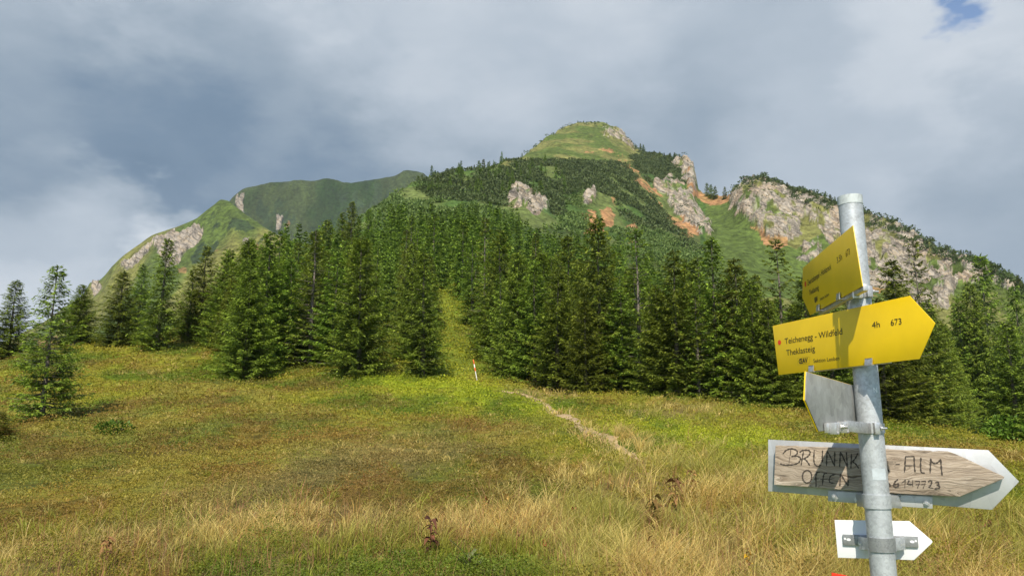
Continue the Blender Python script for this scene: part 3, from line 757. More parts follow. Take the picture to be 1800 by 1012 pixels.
# the forest behind the front row
GAP = [(760, 512), (792, 512), (812, 560), (846, 600), (880, 660), (740, 660), (774, 600), (763, 560)]
HOLLOW = [(652, 585), (708, 590), (708, 662), (640, 662)]
CLEAR = [(688, 385), (770, 388), (765, 425), (690, 425)]
CLEAR2 = [(895, 360), (1000, 365), (1010, 440), (920, 440)]
cand = []
g = np.random.default_rng(21)
tries = 0
pl = [list(p) for p in planted]
while len(cand) < 620 and tries < 30000:
    tries += 1
    Y = 48 + 290 * g.random() ** 1.5
    u = g.uniform(350, 1660)
    d = ray(u, 500); x = d[0] / d[1] * Y
    z = ground(x, Y); pu, pv = proj(np.array([x, Y, z]))
    if in_poly(pu, pv, GAP) or in_poly(pu, pv, HOLLOW) or in_poly(pu, pv, CLEAR) or in_poly(pu, pv, CLEAR2): continue
    lim = np.interp(u, [350, 420, 480, 560, 640, 735, 860, 910, 960, 1060, 1150, 1260, 1400, 1660], [60, 62, 125, 140, 145, 165, 212, 212, 212, 205, 195, 120, 80, 62])
    if Y > lim: continue
    if Y < np.interp(u, [350, 420, 700, 860, 1000, 1400, 1660], [66, 52, 52, 50, 47, 44, 41]): continue
    sp = 1.6 + 0.004 * Y
    if any((x - a) ** 2 + (Y - b) ** 2 < (sp if c > 1 else sp) ** 2 for a, b, c in pl): continue
    Ht = g.uniform(5.2, 9.8) * np.interp(Y, [50, 150, 250, 340], [1.0, 1.0, .85, .75])
    vt = proj(np.array([x, Y, z + Ht]))[1]
    env = np.interp(u, [350, 430, 480, 640, 735, 860, 1000, 1100, 1250, 1400, 1660], [435, 420, 395, 375, 290, 270, 400, 408, 425, 440, 455])
    if vt < env: Ht *= 0.8; vt = proj(np.array([x, Y, z + Ht]))[1]
    if vt < env - 12: continue
    pl.append([x, Y, 1.0]); cand.append((Ht / Y, x, Y, z, Ht, u))
cand.sort(reverse=True)
SKY = [(795, 287), (786, 296), (765, 300), (742, 306), (735, 308), (842, 281), (850, 279), (858, 284), (870, 284), (880, 283), (893, 281), (905, 279), (915, 275), (951, 246), (956, 247), (1016, 212), (1026, 212), (1040, 213), (1046, 214), (1066, 220), (1075, 222), (1082, 222),
 (1118, 254), (1126, 252), (1131, 254), (1150, 264), (1160, 266), (1168, 268), (1178, 268), (1186, 268), (1195, 272), (1243, 319), (1250, 323), (1257, 327), (1274, 328),
 (1332, 312), (1342, 308), (1350, 309), (1358, 312), (1366, 313), (1376, 317), (1384, 320), (1402, 330), (1414, 330), (1424, 333), (1436, 336), (1450, 339), (1460, 342), (1468, 345),
 (1520, 366), (1528, 370), (1538, 375), (1550, 379), (1562, 381), (1572, 392), (1581, 396), (1597, 401), (1608, 411), (1640, 428), (1652, 425), (1665, 430), (1678, 437), (1690, 438), (1706, 440), (1716, 448), (1730, 452), (1742, 462), (1775, 472), (1790, 482)]
keep_n = 296 - len(hand) - len(SKY)
zone_of = lambda u, Y: 0 if Y > 150 else (1 if u < 770 else (2 if u < 1050 else 3))
zl = [('small pointed spruce top high on the forested ridge above the front trees', 'spruces high on the ridge'),
      ('spruce in the left forest, showing between front trees left of the grassy gap', 'spruces inside the left forest'),
      ('spruce in the forest middle, behind the front trees right of the grassy gap', 'spruces inside the middle forest'),
      ('spruce in the right forest, behind the front trees near the yellow signs', 'spruces inside the right forest')]
for (k, x, Y, z, Ht, u) in cand[:keep_n]:
    ms = random.choice(NEAR + THIN[1:]) if Y < 85 else random.choice(MID)
    lab, gr = zl[zone_of(u, Y)]
    plant_tree(ms, (x, Y, z), Ht, random.uniform(0.95, 1.4), lab, gr)
# trees on the skyline, each alone against the sky
def sky_place(u):
    if u < 640: return "far left shoulder"
    if u < 925: return 'forest ridge left of the green summit'
    if u < 1100: return 'grassy summit'
    if u < 1220: return 'ridge right of the summit above the orange fin'
    if u < 1290: return 'red saddle between the two rock peaks'
    if u < 1475: return 'crest of the right cliff left of the pole'
    return 'descending crest of the right cliff right of the pole'
for (u, vt) in SKY:
    d = ray(u, vt + 10); q = d[0] / d[1]
    Y = float(np.interp(q, QS, RY[-3])) * 0.985
    z = float(hmount(np.array([q * Y]), np.array([Y]))[0]) - 0.3
    Ht = EYE + Y * ray(u, vt)[2] / ray(u, vt)[1] - z
    Ht = float(np.clip(Ht, 1.6, 9.5))
    plant_tree(random.choice(FAR), (q * Y, Y, z), Ht, random.uniform(1.3, 1.9) if Ht > 4 else 2.2, 'small dark conifer on the ' + sky_place(u), 'conifers on the ' + sky_place(u), name='ridge_conifer')
# all the smaller ones of the forest: one mass
def merged_trees(name, items, variants, mat):
    VV, CC = [], []
    for (x, Y, z, Ht, wd) in items:
        me = random.choice(variants)[0]
        n = len(me.vertices); v = np.empty(n * 3, np.float32); me.vertices.foreach_get('co', v); v = v.reshape(-1, 3)
        c = np.empty(n * 4, np.float32); me.color_attributes['Col'].data.foreach_get('color', c)
        a = random.uniform(0, 6.28); s = Ht / 8.0
        ca, sa = math.cos(a), math.sin(a)
        VV.append(np.stack([(v[:, 0] * ca - v[:, 1] * sa) * s * wd + x, (v[:, 0] * sa + v[:, 1] * ca) * s * wd + Y, v[:, 2] * s + z - 0.1], -1))
        CC.append(c.reshape(-1, 4)[:, :3] * random.uniform(0.75, 1.2))
    V = np.concatenate(VV)
    return mesh_np(name, V, [np.arange(len(V)).reshape(-1, 4)], mat, col=np.concatenate(CC))
rest = [(x, Y, z, Ht, random.uniform(.85, 1.15)) for (k, x, Y, z, Ht, u) in cand[keep_n:]]
# scattered far trees on the pine slopes
for _ in range(70):
    u = random.uniform(745, 1000); v = random.uniform(285, 345)
    d = ray(u, v); q = d[0] / d[1]
    Ys = np.linspace(180, 420, 160); zz = hmount(q * Ys, Ys)
    hit = np.where(EYE + Ys * d[2] / d[1] <= zz)[0]
    if len(hit): rest.append((q * Ys[hit[0]], Ys[hit[0]], zz[hit[0]], random.uniform(3.5, 6.5), random.uniform(.9, 1.3)))
tag(merged_trees('distant_forest', rest, FAR, M_needle), 'dark spruces crowding the upper ridge too small to tell apart', 'forest', kind='stuff')

# ------------------------------------------------------------------ dwarf pine on the mountain
def bushes(name, pts, size, leaf, n, mat, c0, c1, label, seed):
    g = np.random.default_rng(seed); m = len(pts)
    sz = size * g.uniform(0.6, 1.3, m)
    th = g.uniform(0, 6.283, (m, n)); ph = np.arccos(g.uniform(0.0, 1, (m, n)))
    D = np.stack([np.sin(ph) * np.cos(th), np.sin(ph) * np.sin(th), np.cos(ph)], -1)
    rad = g.uniform(0.55, 1.0, (m, n))
    P = pts[:, None, :] + D * (sz[:, None] * rad)[..., None] * np.array((1.25, 1.25, 0.75))
    P = P.reshape(-1, 3); Dv = unit(D.reshape(-1, 3) + g.normal(0, 0.6, (m * n, 3)) + np.array((0, 0, 0.4)))
    Sd = unit(np.cross(Dv, g.normal(0, 1, (m * n, 3))))
    L = np.full(m * n, leaf) * g.uniform(0.7, 1.4, m * n)
    V = kites(P, Dv, L, L * 0.32, Sd)
    tone = np.repeat(g.random(m), n)[:, None] * 0.6 + g.random(m * n)[:, None] * 0.4
    C = np.repeat(np.array(c0) + (np.array(c1) - np.array(c0)) * tone, 4, 0)
    return tag(mesh_np(name, V, [np.arange(len(V)).reshape(-1, 4)], mat, col=C), label, 'shrubs', kind='stuff')
ca_ = (Yr ** 2) * front
def pick(mask, n, seed):
    w = ca_ * mask; w = w / w.sum()
    i = np.random.default_rng(seed).choice(len(w), n, p=w)
    j = np.random.default_rng(seed + 1)
    x = Xr[i] + j.normal(0, .5, n); y = Yr[i] + j.normal(0, .8, n)
    return np.stack([x, y, hmount(x, y) - 0.2], -1)
bushes('dwarf_pine_scrub', pick(pine, 5200, 5), 1.8, 0.9, 32, M_pine, (0.066, 0.12, 0.036), (0.140, 0.205, 0.058), 'dark green dwarf pine scrub covering the mountain flanks below the summit', 8)
loose = np.zeros(len(Xr))
for p in PINE_LOOSE: loose = np.maximum(loose, in_poly(u_ + jx, v_ + jy, p))
bushes('slope_bushes', pick(loose * (fbm(Xr / 12, Yr / 16, 3, 12) > 0.42), 2600, 15), 1.6, 0.8, 28, M_pine, (0.075, 0.125, 0.03), (0.165, 0.220, 0.05), 'round green bushes scattered over the ridge slopes and around the small crags', 18)
# shrubs along the crests
qc = np.concatenate([np.random.default_rng(3).uniform(*[float(ray(a, b)[0] / ray(a, b)[1]) for (a, b) in pr_], n_) for pr_, n_ in ((((1290, 330), (1480, 360)), 240), (((1490, 365), (1860, 520)), 420), (((1112, 260), (1206, 285)), 120), (((925, 270), (1090, 235)), 50))])
yc = np.interp(qc, QS, RY[-3]) * np.random.default_rng(4).uniform(0.955, 1.012, len(qc))
bushes('crest_scrub', np.stack([qc * yc, yc, hmount(qc * yc, yc) + 0.3], -1), 1.7, 0.8, 26, M_pine, (0.045, 0.08, 0.026), (0.10, 0.15, 0.04), 'dark scrub lining the crests of the rocky peaks', 38)
spots = pick(rk * (tuft == 0) + 0.0, 260, 25)
bushes('cliff_bushes', spots, 0.8, 0.6, 16, M_pine, (0.03, 0.055, 0.014), (0.07, 0.11, 0.025), 'small bushes clinging to ledges of the pale cliffs', 28)

# ------------------------------------------------------------------ heath, grass
Vg = near_v.reshape(len(YN), len(QG), 3)
pu, pv = proj(Vg)
cu = (pu[:-1, :-1] + pu[1:, 1:]) / 2; cv = (pv[:-1, :-1] + pv[1:, 1:]) / 2
ax = pu[:-1, 1:] - pu[:-1, :-1]; ay = pv[:-1, 1:] - pv[:-1, :-1]; bx = pu[1:, :-1] - pu[:-1, :-1]; by = pv[1:, :-1] - pv[:-1, :-1]
sa = np.abs(ax * by - ay * bx)
cellY = Vg[:-1, :-1, 1]
sa = np.maximum(sa, 0.06 * sa.max() * (cellY < 64) * 0.02)
sa = sa * (cu > -320) * (cu < 2120) * (cv < 1230) * (cv > 480) * (cellY < np.where((cu > 420) & (cu < 640) | (cu > 870), 56, 105))
def scatter(n, seed, dens=None):
    g = np.random.default_rng(seed)
    w = sa if dens is None else sa * dens
    w = (w / w.sum()).ravel()
    c = g.choice(len(w), n, p=w); i = c // (len(QG) - 1); k = c % (len(QG) - 1)
    fi = g.random(n); fk = g.random(n)
    Y = YN[i] * (1 - fi) + YN[i + 1] * fi; q = QG[k] * (1 - fk) + QG[k + 1] * fk
    X = q * Y
    return np.stack([X, Y, hnear(X, Y)], -1)
# the trodden path
PATHPX = [(1128, 812), (1105, 797), (1075, 778), (1045, 762), (1015, 745), (990, 730), (965, 716), (946, 705), (930, 697), (908, 691), (884, 688)]
pp = np.array([on_ground(*p) for p in PATHPX])
tq = np.linspace(0, len(pp) - 1, 90)
pc_ = np.stack([pchip(np.arange(len(pp)), pp[:, k], tq) for k in range(2)], -1)
tan = unit(np.gradient(pc_, axis=0)); nor = np.stack([tan[:, 1], -tan[:, 0]], -1)
wv = ((0.19 + 0.04 * np.sin(tq * 2.7) + 0.05 * np.sin(tq * 9.1) + 0.03 * np.sin(tq * 23)) * np.clip(tq / 2.2, 0.12, 1))[:, None]
offs = np.linspace(-1, 1, 7)
V = []
for o_ in offs:
    xy = pc_ + nor * wv * o_
    V.append(np.stack([xy[:, 0], xy[:, 1], hnear(xy[:, 0], xy[:, 1]) + 0.004 + 0.026 * (1 - abs(o_))], -1))
V = np.stack(V, 1).reshape(-1, 3)
M_path = principled('trodden_earth', (0.38, 0.27, 0.14), 0.95, noise=(3.0, 0.45), bump=(9, 0.8, 0.05))
tag(mesh_np('path', V, [grid_faces(90, 7)], M_path, smooth=True), kind='structure')
def path_dist(P):
    d = np.full(len(P), 9.0)
    for k in range(0, 90, 2): d = np.minimum(d, np.hypot(P[:, 0] - pc_[k, 0], P[:, 1] - pc_[k, 1]))
    return d

LOWHEATH = [(330, 1000), (420, 985), (560, 975), (720, 985), (880, 978), (970, 995), (1000, 1200), (300, 1200)]
def strawness(P):
    u, v = proj(P)
    s = np.maximum.reduce([soft(u, v, STRAW, 44), soft(u, v, STRAW2, 12), soft(u, v, STRAW3, 14) * .8, soft(u, v, STRAW4, 14) * .7])
    pd = path_dist(P)
    s = s * (1 - 0.72 * soft(u, v, LOWHEATH, 26))
    return np.maximum(s, np.clip(1 - np.abs(pd - 0.36) / 0.28, 0, 1) * 0.85), pd, u, v

# bilberry heath: many small leaves in low cushions
P = scatter(200000, 61)
s, pd, u, v = strawness(P)
ok = (pd > 0.16 + 0.08 * rng.random(len(P))) & (rng.random(len(P)) > s * 0.55)
P, u, v = P[ok], u[ok], v[ok]
cols = heath_color(u, v, P[:, 0], P[:, 1])
ext = np.array((0.33, 0.37, 0.025))
inside = soft(u, v, [(752, 495), (812, 495), (860, 655), (640, 655), (660, 590), (740, 590)], 12)
rag = fbm(P[:, 0] / 1.2, P[:, 1] / 2.5, 4, 88)[:, None]
cols = cols + (ext * (0.35 + 1.2 * rag) * rng.uniform(.7, 1.2, (len(P), 1)) - cols) * inside[:, None] * 0.9
K = 4
cush = np.clip(fbm(P[:, 0] / 0.55, P[:, 1] / 0.55, 3, 66) - 0.28, 0, 1)
hc = 0.02 + 0.55 * cush * np.interp(P[:, 1], [5, 40], [0.8, 1.0])
sz = np.maximum(0.015, P[:, 1] * 0.0018)
n = len(P) * K
Pk = np.repeat(P, K, 0); szk = np.repeat(sz, K)
Pk[:, :2] += rng.normal(0, 1, (n, 2)) * (szk * 2.2)[:, None]
Pk[:, 2] += np.repeat(hc, K) * rng.uniform(0.35, 1.1, n)
D = unit(np.stack([rng.normal(0, 1, n), rng.normal(0, 1, n), rng.uniform(-0.1, 1.3, n)], -1))
Sd = unit(np.cross(D, rng.normal(0, 1, (n, 3))))
L = szk * rng.uniform(0.8, 1.7, n)
C = np.repeat(cols, K, 0) * rng.uniform(0.72, 1.28, n)[:, None] * (0.85 + 0.3 * rng.random((n, 1)))
V = kites(Pk, D, L, L * 0.33, Sd)
tag(mesh_np('bilberry_heath', V, [np.arange(4 * n).reshape(-1, 4)], M_leaf, col=np.repeat(C, 4, 0)), 'low bilberry heath turning red and yellow on the sunny meadow', 'heath', kind='stuff')

# grass: curved tapering blades in tufts
def blades(name, P, L, W, C0, C1, lean, wind, label, per, spread):
    n = len(P) * per
    Pk = np.repeat(P, per, 0); Lk = np.repeat(L, per) * rng.uniform(0.5, 1.2, n); Wk = np.repeat(W, per) * rng.uniform(0.7, 1.3, n)
    sp = np.repeat(spread, per)
    th = rng.uniform(0, 6.283, n); rr = rng.random(n) ** 0.7
    off = np.stack([np.cos(th), np.sin(th)], -1) * rr[:, None]
    Pk[:, :2] += off * sp[:, None]
    Pk[:, 2] -= 0.02
    B = np.stack([off[:, 0] * lean + wind[0] + rng.normal(0, .22, n), off[:, 1] * lean + wind[1] + rng.normal(0, .22, n), np.zeros(n)], -1)
    up = np.array((0, 0, 1.0))
    p0 = Pk; p1 = Pk + (up * 0.52 + B * 0.22) * Lk[:, None]; p2 = Pk + (up * 0.82 + B * 0.75) * Lk[:, None]
    sd = unit(np.stack([np.cos(th + 1.3), np.sin(th + 1.3) * 0.4, np.zeros(n)], -1))
    w = Wk[:, None]
    V = np.stack([p0 - sd * w, p0 + sd * w, p1 + sd * w * .8, p1 - sd * w * .8, p2 + sd * w * .2, p2 - sd * w * .2], 1).reshape(-1, 3)
    i = np.arange(n)[:, None] * 6
    Fc = np.concatenate([i + np.array([[0, 1, 2, 3]]), i + np.array([[3, 2, 4, 5]])])
    var = rng.uniform(0.7, 1.3, (n, 1))
    c0 = np.repeat(C0, per, 0) * var; c1 = np.repeat(C1, per, 0) * var
    C = np.stack([c0, c0, c1, c1, c1, c1], 1).reshape(-1, 3)
    return tag(mesh_np(name, V, [Fc], M_grass, col=C), label, 'grass', kind='stuff')
P = scatter(44000, 71)
s, pd, u, v = strawness(P)
tone = fbm(P[:, 0] / 0.8, P[:, 1] / 1.1, 4, 72); leftness = np.interp(u, [0, 500, 900, 1150], [0.42, 0.45, 0.55, 1.0])
ok = (pd > 0.19) & (rng.random(len(P)) < np.maximum(s * leftness * np.clip(0.5 + (tone - 0.5) * 5, 0.08, 1), 0.07 + 0.16 * sstep(0.46, 0.62, fbm(P[:, 0] / 3, P[:, 1] / 5, 4, 73))))
P, s, tone, u, v = P[ok], s[ok], tone[ok], u[ok], v[ok]
mixg = sstep(0.42, 0.62, fbm(P[:, 0] / 0.9, P[:, 1] / 1.2, 3, 74))[:, None] * (0.35 + 0.65 * (1 - s[:, None] * .5))
lowgreen = sstep(955, 1000, v)[:, None] * (u < 1100)[:, None] * sstep(40, 260, u)[:, None] * 0.45
mixg = np.clip(mixg + lowgreen, 0, 0.95)
och = (rng.random((len(P), 1)) < 0.16)
c1 = np.where(och, S_OCHRE, S_STRAW) * rng.uniform(.75, 1.15, (len(P), 1)); c1 = c1 + (S_GREEN - c1) * mixg
c0 = c1 * 0.50 + S_GREEN * 0.34
Lg = rng.uniform(0.16, 0.42, len(P)) * np.interp(u, [0, 800, 1150], [0.68, 0.72, 1.0]) * np.interp(s, [0, 0.3, 1], [0.5, 0.8, 1.2]) * np.interp(P[:, 1], [6, 12, 40], [0.85, 1.15, 1.3])
blades('dry_grass', P, Lg, np.maximum(0.0018, P[:, 1] * 0.00038), c0, c1, 1.25, (0.25, -0.2), 'long straw coloured grass leaning over in tufts across the near meadow', 14, np.maximum(0.045, P[:, 1] * 0.0045))
P = scatter(5200, 81)
s, pd, u, v = strawness(P); ok = (rng.random(len(P)) < s) & (P[:, 1] < 22) & (pd > .25); P = P[ok]
red = np.array((0.48, 0.29, 0.12)) * rng.uniform(.7, 1.3, (len(P), 1))
blades('grass_stalks', P, rng.uniform(.25, .5, len(P)), np.maximum(0.0011, P[:, 1] * 0.00022), red, red * 1.25, 0.5, (0.1, -0.1), 'thin reddish seed stalks standing above the straw grass', 4, np.full(len(P), .12))

# ------------------------------------------------------------------ single plants in the foreground
M_wither = foliage_mat('withered_leaves', 0.2, 0.7, 0.1)
def leafy(name, P, h, nl, c0, c1, ll, droop, label, cat, group, seed, stem_col=(0.16, 0.09, 0.04), lw=0.2):
    g = np.random.default_rng(seed)
    r = empty(name, P); tag(r, label, cat, group)
    pts = np.stack([np.linspace(0, g.normal(0, .05), 5), np.linspace(0, g.normal(0, .05), 5), np.linspace(-0.05, h, 5)], -1)
    v, f = cone_tube(pts, np.linspace(0.007, 0.003, 5), 5)
    mesh_np('stem', v, [f], M_wither, r, col=np.tile(stem_col, (len(v), 1)), smooth=True)
    VV, FF, CC = [], [], []; o = 0
    for k in range(nl):
        hh = h * g.uniform(0.2, 1.0); az = g.uniform(0, 6.283); L = ll * g.uniform(0.6, 1.2); dr = droop * g.uniform(0.5, 1.4)
        out = np.array((math.cos(az), math.sin(az), 0)); lat = np.array((-out[1], out[0], 0)); t = np.linspace(0, 1, 6)
        up = g.uniform(0.3, 1.0); tw = g.normal(0, .5)
        c = np.array((0, 0, hh)) + out * (L * t * 0.8)[:, None] + np.array((0, 0, 1.0)) * (L * (up * t - dr * t * t))[:, None]
        w = L * lw * np.sin(np.pi * np.clip(t * 0.92 + 0.06, 0, 1))
        e = lat + np.array((0, 0, tw))
        curl = np.array((0, 0, 1.0)) * (0.35 * w)[:, None]
        V = np.stack([c - e * w[:, None] + curl, c, c + e * w[:, None] + curl], 1).reshape(-1, 3)
        VV.append(V); FF.append(grid_faces(6, 3) + o); o += len(V)
        col = np.array(c0) + (np.array(c1) - np.array(c0)) * g.random()
        CC.append(np.tile(col, (len(V), 1)) * g.uniform(.7, 1.2, (len(V), 1)))
    mesh_np('leaves', np.concatenate(VV), [np.concatenate(FF)], M_wither, r, col=np.concatenate(CC), smooth=True)
    return r
BR0, BR1 = (0.10, 0.055, 0.025), (0.30, 0.17, 0.065)
GW = 'withered brown plants in the foreground grass'
for i, (u, v, hp, nl, lab, c0, c1) in enumerate([
    (757, 978, 60, 12, 'dark red brown withered plant with yellow leaf tips, near the bottom centre', (0.07, 0.038, 0.022), (0.22, 0.115, 0.05)),
    (790, 945, 30, 8, 'curled grey brown withered plant right beside the dark red brown one', (0.10, 0.06, 0.03), (0.28, 0.17, 0.06)),
    (183, 1000, 52, 11, 'brown withered plant alone in the straw at the bottom left', BR0, BR1),
    (955, 978, 28, 8, 'small orange brown withered plant right of the green pointed plant', (0.14, 0.05, 0.025), (0.42, 0.2, 0.05)),
    (912, 962, 26, 7, 'small dark withered plant with a forked top above the bottom centre', (0.07, 0.035, 0.025), (0.2, 0.09, 0.05)),
    (890, 902, 34, 8, 'yellowish withered plant on the edge of the green heath', (0.28, 0.18, 0.04), (0.5, 0.36, 0.10)),
    (852, 906, 30, 7, 'ochre withered plant left of the yellowish one', (0.22, 0.12, 0.04), (0.45, 0.28, 0.06)),
    (1188, 898, 55, 12, 'broad brown withered plant with curled leaves left of the tall brown one', BR0, BR1),
    (1217, 880, 48, 12, 'tall dense reddish brown withered plant in the straw below the path', (0.13, 0.065, 0.03), (0.33, 0.17, 0.06)),
    (1150, 935, 55, 12, 'green and brown withered plant in the straw under the path', (0.10, 0.09, 0.02), (0.2, 0.13, 0.04)),
    (1150, 1000, 50, 12, 'dark brown withered plant at the bottom edge left of centre right', BR0, (0.22, 0.09, 0.04)),
    (1318, 1010, 44, 9, 'withered plant with bright yellow leaves at the bottom edge', (0.07, 0.03, 0.03), (0.55, 0.38, 0.02)),
    (1112, 1008, 34, 9, 'low dark withered plant at the bottom edge', BR0, (0.26, 0.12, 0.06)),
    (1738, 960, 42, 10, 'reddish brown withered plant in the grass right of the white arrow sign', (0.10, 0.05, 0.03), (0.28, 0.12, 0.06)),
    (1010, 925, 30, 6, 'thin rust coloured withered plant amid the straw', (0.2, 0.08, 0.04), (0.35, 0.16, 0.06)),
    (310, 905, 26, 6, 'pale straw coloured withered plant on the rim of the brown heath', (0.36, 0.24, 0.1), (0.5, 0.34, 0.14))]):
    P = on_ground(u, v)
    h = hp / F * P[1]
    leafy('withered_plant', P, h, int(nl * 2.2), np.array(c0) * 1.5, np.array(c1) * 1.4, h * 0.36, 1.0, lab, 'plant', GW, 900 + i, lw=0.15)
P = on_ground(825, 1016)
leafy('pointed_plant', P, 0.15, 11, (0.13, 0.17, 0.06), (0.24, 0.27, 0.12), 0.21, 0.25, 'green plant with long pointed leaves at the bottom centre', 'plant', None, 950, (0.1, 0.14, 0.04), 0.11)
P = on_ground(700, 988)
leafy('pointed_plant', P, 0.07, 7, (0.12, 0.17, 0.05), (0.17, 0.22, 0.07), 0.17, 0.5, 'small dark green plant in the low green patch left of the bottom centre', 'plant', None, 951, (0.1, 0.14, 0.04), 0.15)
# seedling and rowan bush
def leaf_bush(name, P, wx, hz, n, leaf, c0, c1, label, seed):
    g = np.random.default_rng(seed)
    r = empty(name, P); tag(r, label, 'shrub')
    D = unit(g.normal(0, 1, (n, 3))); D[:, 2] = np.abs(D[:, 2])
    Pn = D * (g.random(n) ** 0.4)[:, None] * np.array((wx, wx, hz))
    Dv = unit(D + g.normal(0, .6, (n, 3))); L = leaf * g.uniform(.7, 1.3, n)
    V = kites(Pn, Dv, L, L * 0.3, unit(np.cross(Dv, g.normal(0, 1, (n, 3)))))
    mesh_np('leaves', V, [np.arange(4 * n).reshape(-1, 4)], M_leaf, r, col=np.repeat(np.array(c0) + (np.array(c1) - np.array(c0)) * g.random((n, 1)), 4, 0))
    VV, FF, o = [], [], 0
    for k in range(7):
        d = unit(g.normal(0, 1, (1, 3)))[0]; d[2] = abs(d[2]) + .4
        v, f = cone_tube(np.array([[0, 0, -.05], d * np.array((wx, wx, hz)) * .4, d * np.array((wx, wx, hz)) * .8]), np.array((.02, .014, .006)), 5)
        VV.append(v); FF.append(f + o); o += len(v)
    mesh_np('branches', np.concatenate(VV), [np.concatenate(FF)], M_bark, r)
    return r
P = on_ground(201, 762, 12); leaf_bush('spruce_seedling', P, 0.5, 0.32, 700, 0.10, (0.06, 0.13, 0.012), (0.14, 0.26, 0.03), 'bright green seedling bush alone in the left meadow', 31)
P = on_ground(1772, 772, 20); leaf_bush('rowan_bush', P, 0.95, 0.95, 1500, 0.15, (0.08, 0.17, 0.02), (0.20, 0.34, 0.04), 'bright light green leafy bush under the right spruces', 32)
# stones
M_stone = principled('pale_stone', (0.30, 0.285, 0.26), 0.9, noise=(6, 0.4), bump=(8, 0.7, 0.03))
def stone(P, s, label, seed):
    g = np.random.default_rng(seed)
    bm = bmesh.new(); bmesh.ops.create_icosphere(bm, subdivisions=3, radius=1)
    k = g.normal(0, 1, (5, 3))
    for v in bm.verts:
        c = np.array(v.co); d = 1 + 0.16 * sum(math.sin(3.1 * c.dot(a) + i) for i, a in enumerate(k)) / 2
        v.co = Vector(c * d * np.array(s))
    me = bpy.data.meshes.new('stone'); bm.to_mesh(me); bm.free(); me.materials.append(M_stone)
    o = bpy.data.objects.new('stone', me); o.location = P; o.rotation_euler = (0, 0, g.uniform(0, 6)); link(o)
    tag(o, label, 'stone', 'pale stones by the trees')
for i, (u, v, s, lab) in enumerate([(286, 611, (.35, .3, .2), 'pale stone under the tall pointed spruce on the crest'), (296, 613, (.22, .2, .14), 'smaller pale stone right of the one under the tall pointed spruce'),
    (770, 553, (.4, .3, .22), 'pale stone high in the grassy gap of the forest')]):
    P = on_ground(u, v, 30)
    if P is not None: stone(P + np.array((0, 0, s[2] * .3)), s, lab, 70 + i)
# marker post
M_white = principled('white_paint', (0.78, 0.77, 0.74), 0.5, noise=(9, .12))
M_orange = principled('orange_red_paint', (0.80, 0.13, 0.025), 0.5, noise=(9, .15))
P0 = on_ground(839, 669, 25); top = at(832, 632, P0[1]); P0 = P0 - np.array((0, 0, .1))
r = empty('marker_post', P0); tag(r, 'thin white and orange marker post leaning in front of the grassy gap', 'marker post')
ax_ = top - P0
def seg(name, a, b, rad, mat):
    v, f = cone_tube(np.array([ax_ * a, ax_ * (a * .5 + b * .5), ax_ * b]), np.array((rad, rad, rad)), 10)
    n = len(v); v = np.concatenate([v, [ax_ * b]]); capf = np.array([[n - 10 + k, n - 10 + (k + 1) % 10, n] for k in range(10)])
    mesh_np(name, v, [f, capf], mat, r, smooth=True)
seg('pole', 0, 0.99, 0.028, M_white); seg('band', 0.80, 1.0, 0.033, M_orange); seg('band', 0.48, 0.64, 0.033, M_orange)
# ------------------------------------------------------------------ the sign post
def galv(name, base, rough, metal, scale):
    m, N = mat_new(name)
    co = N.n('ShaderNodeTexCoord').outputs['Object']
    a = N.noise(co, scale, 3, 0.6); b = N.noise(co, scale * 7, 3, 0.7)
    vor = N.n('ShaderNodeTexVoronoi', ins={'Vector': co, 'Scale': scale * 5}).outputs['Color']
    vb = N.n('ShaderNodeSeparateColor', ins={0: vor}).outputs[0]
    f = N.math('ADD', N.math('MULTIPLY', a, .55), N.math('ADD', N.math('MULTIPLY', b, .25), N.math('MULTIPLY', vb, .2)))
    c = N.ramp(f, [(0.30, [x * .72 for x in base]), (0.5, base), (0.72, [min(1, x * 1.25) for x in base])])
    rg = N.n('ShaderNodeMapRange', ins={0: f, 1: .3, 2: .7, 3: rough + .1, 4: rough - .1}).outputs[0]
    p = N.n('ShaderNodeBsdfPrincipled', ins={'Base Color': c, 'Roughness': rg, 'Metallic': metal})
    bp = N.n('ShaderNodeBump', ins={'Height': b, 'Strength': .15, 'Distance': .002}); N.l(bp.outputs[0], p.inputs['Normal'])
    N.n('ShaderNodeOutputMaterial', ins={0: p.outputs[0]})
    return m
M_galv = galv('galvanised_steel', (0.50, 0.525, 0.54), .5, .4, 32)
M_plate = galv('dull_aluminium_plate', (0.47, 0.48, 0.48), .5, .45, 5)
M_back = galv('grey_sign_back', (0.34, 0.35, 0.34), .55, .35, 9)
M_clamp = galv('bright_clamp_steel', (0.56, 0.56, 0.55), .38, .7, 30)
M_bar = galv('dark_zinc_bar', (0.30, 0.31, 0.31), .5, .5, 40)
M_cap = galv('grey_plastic_cap', (0.50, 0.54, 0.54), .6, .1, 18)
M_yellow = principled('yellow_sign_paint', (0.87, 0.58, 0.003), 0.38, noise=(5, .10))
M_black = principled('black_lettering', (0.03, 0.022, 0.008), .5)
M_red = principled('red_sign_paint', (0.78, 0.045, 0.012), .45)
M_wsign = principled('white_sign_paint', (0.80, 0.82, 0.83), .4, noise=(8, .03))
M_tape = principled('clear_tape', (0.50, 0.55, 0.58), .25, noise=(60, .15))

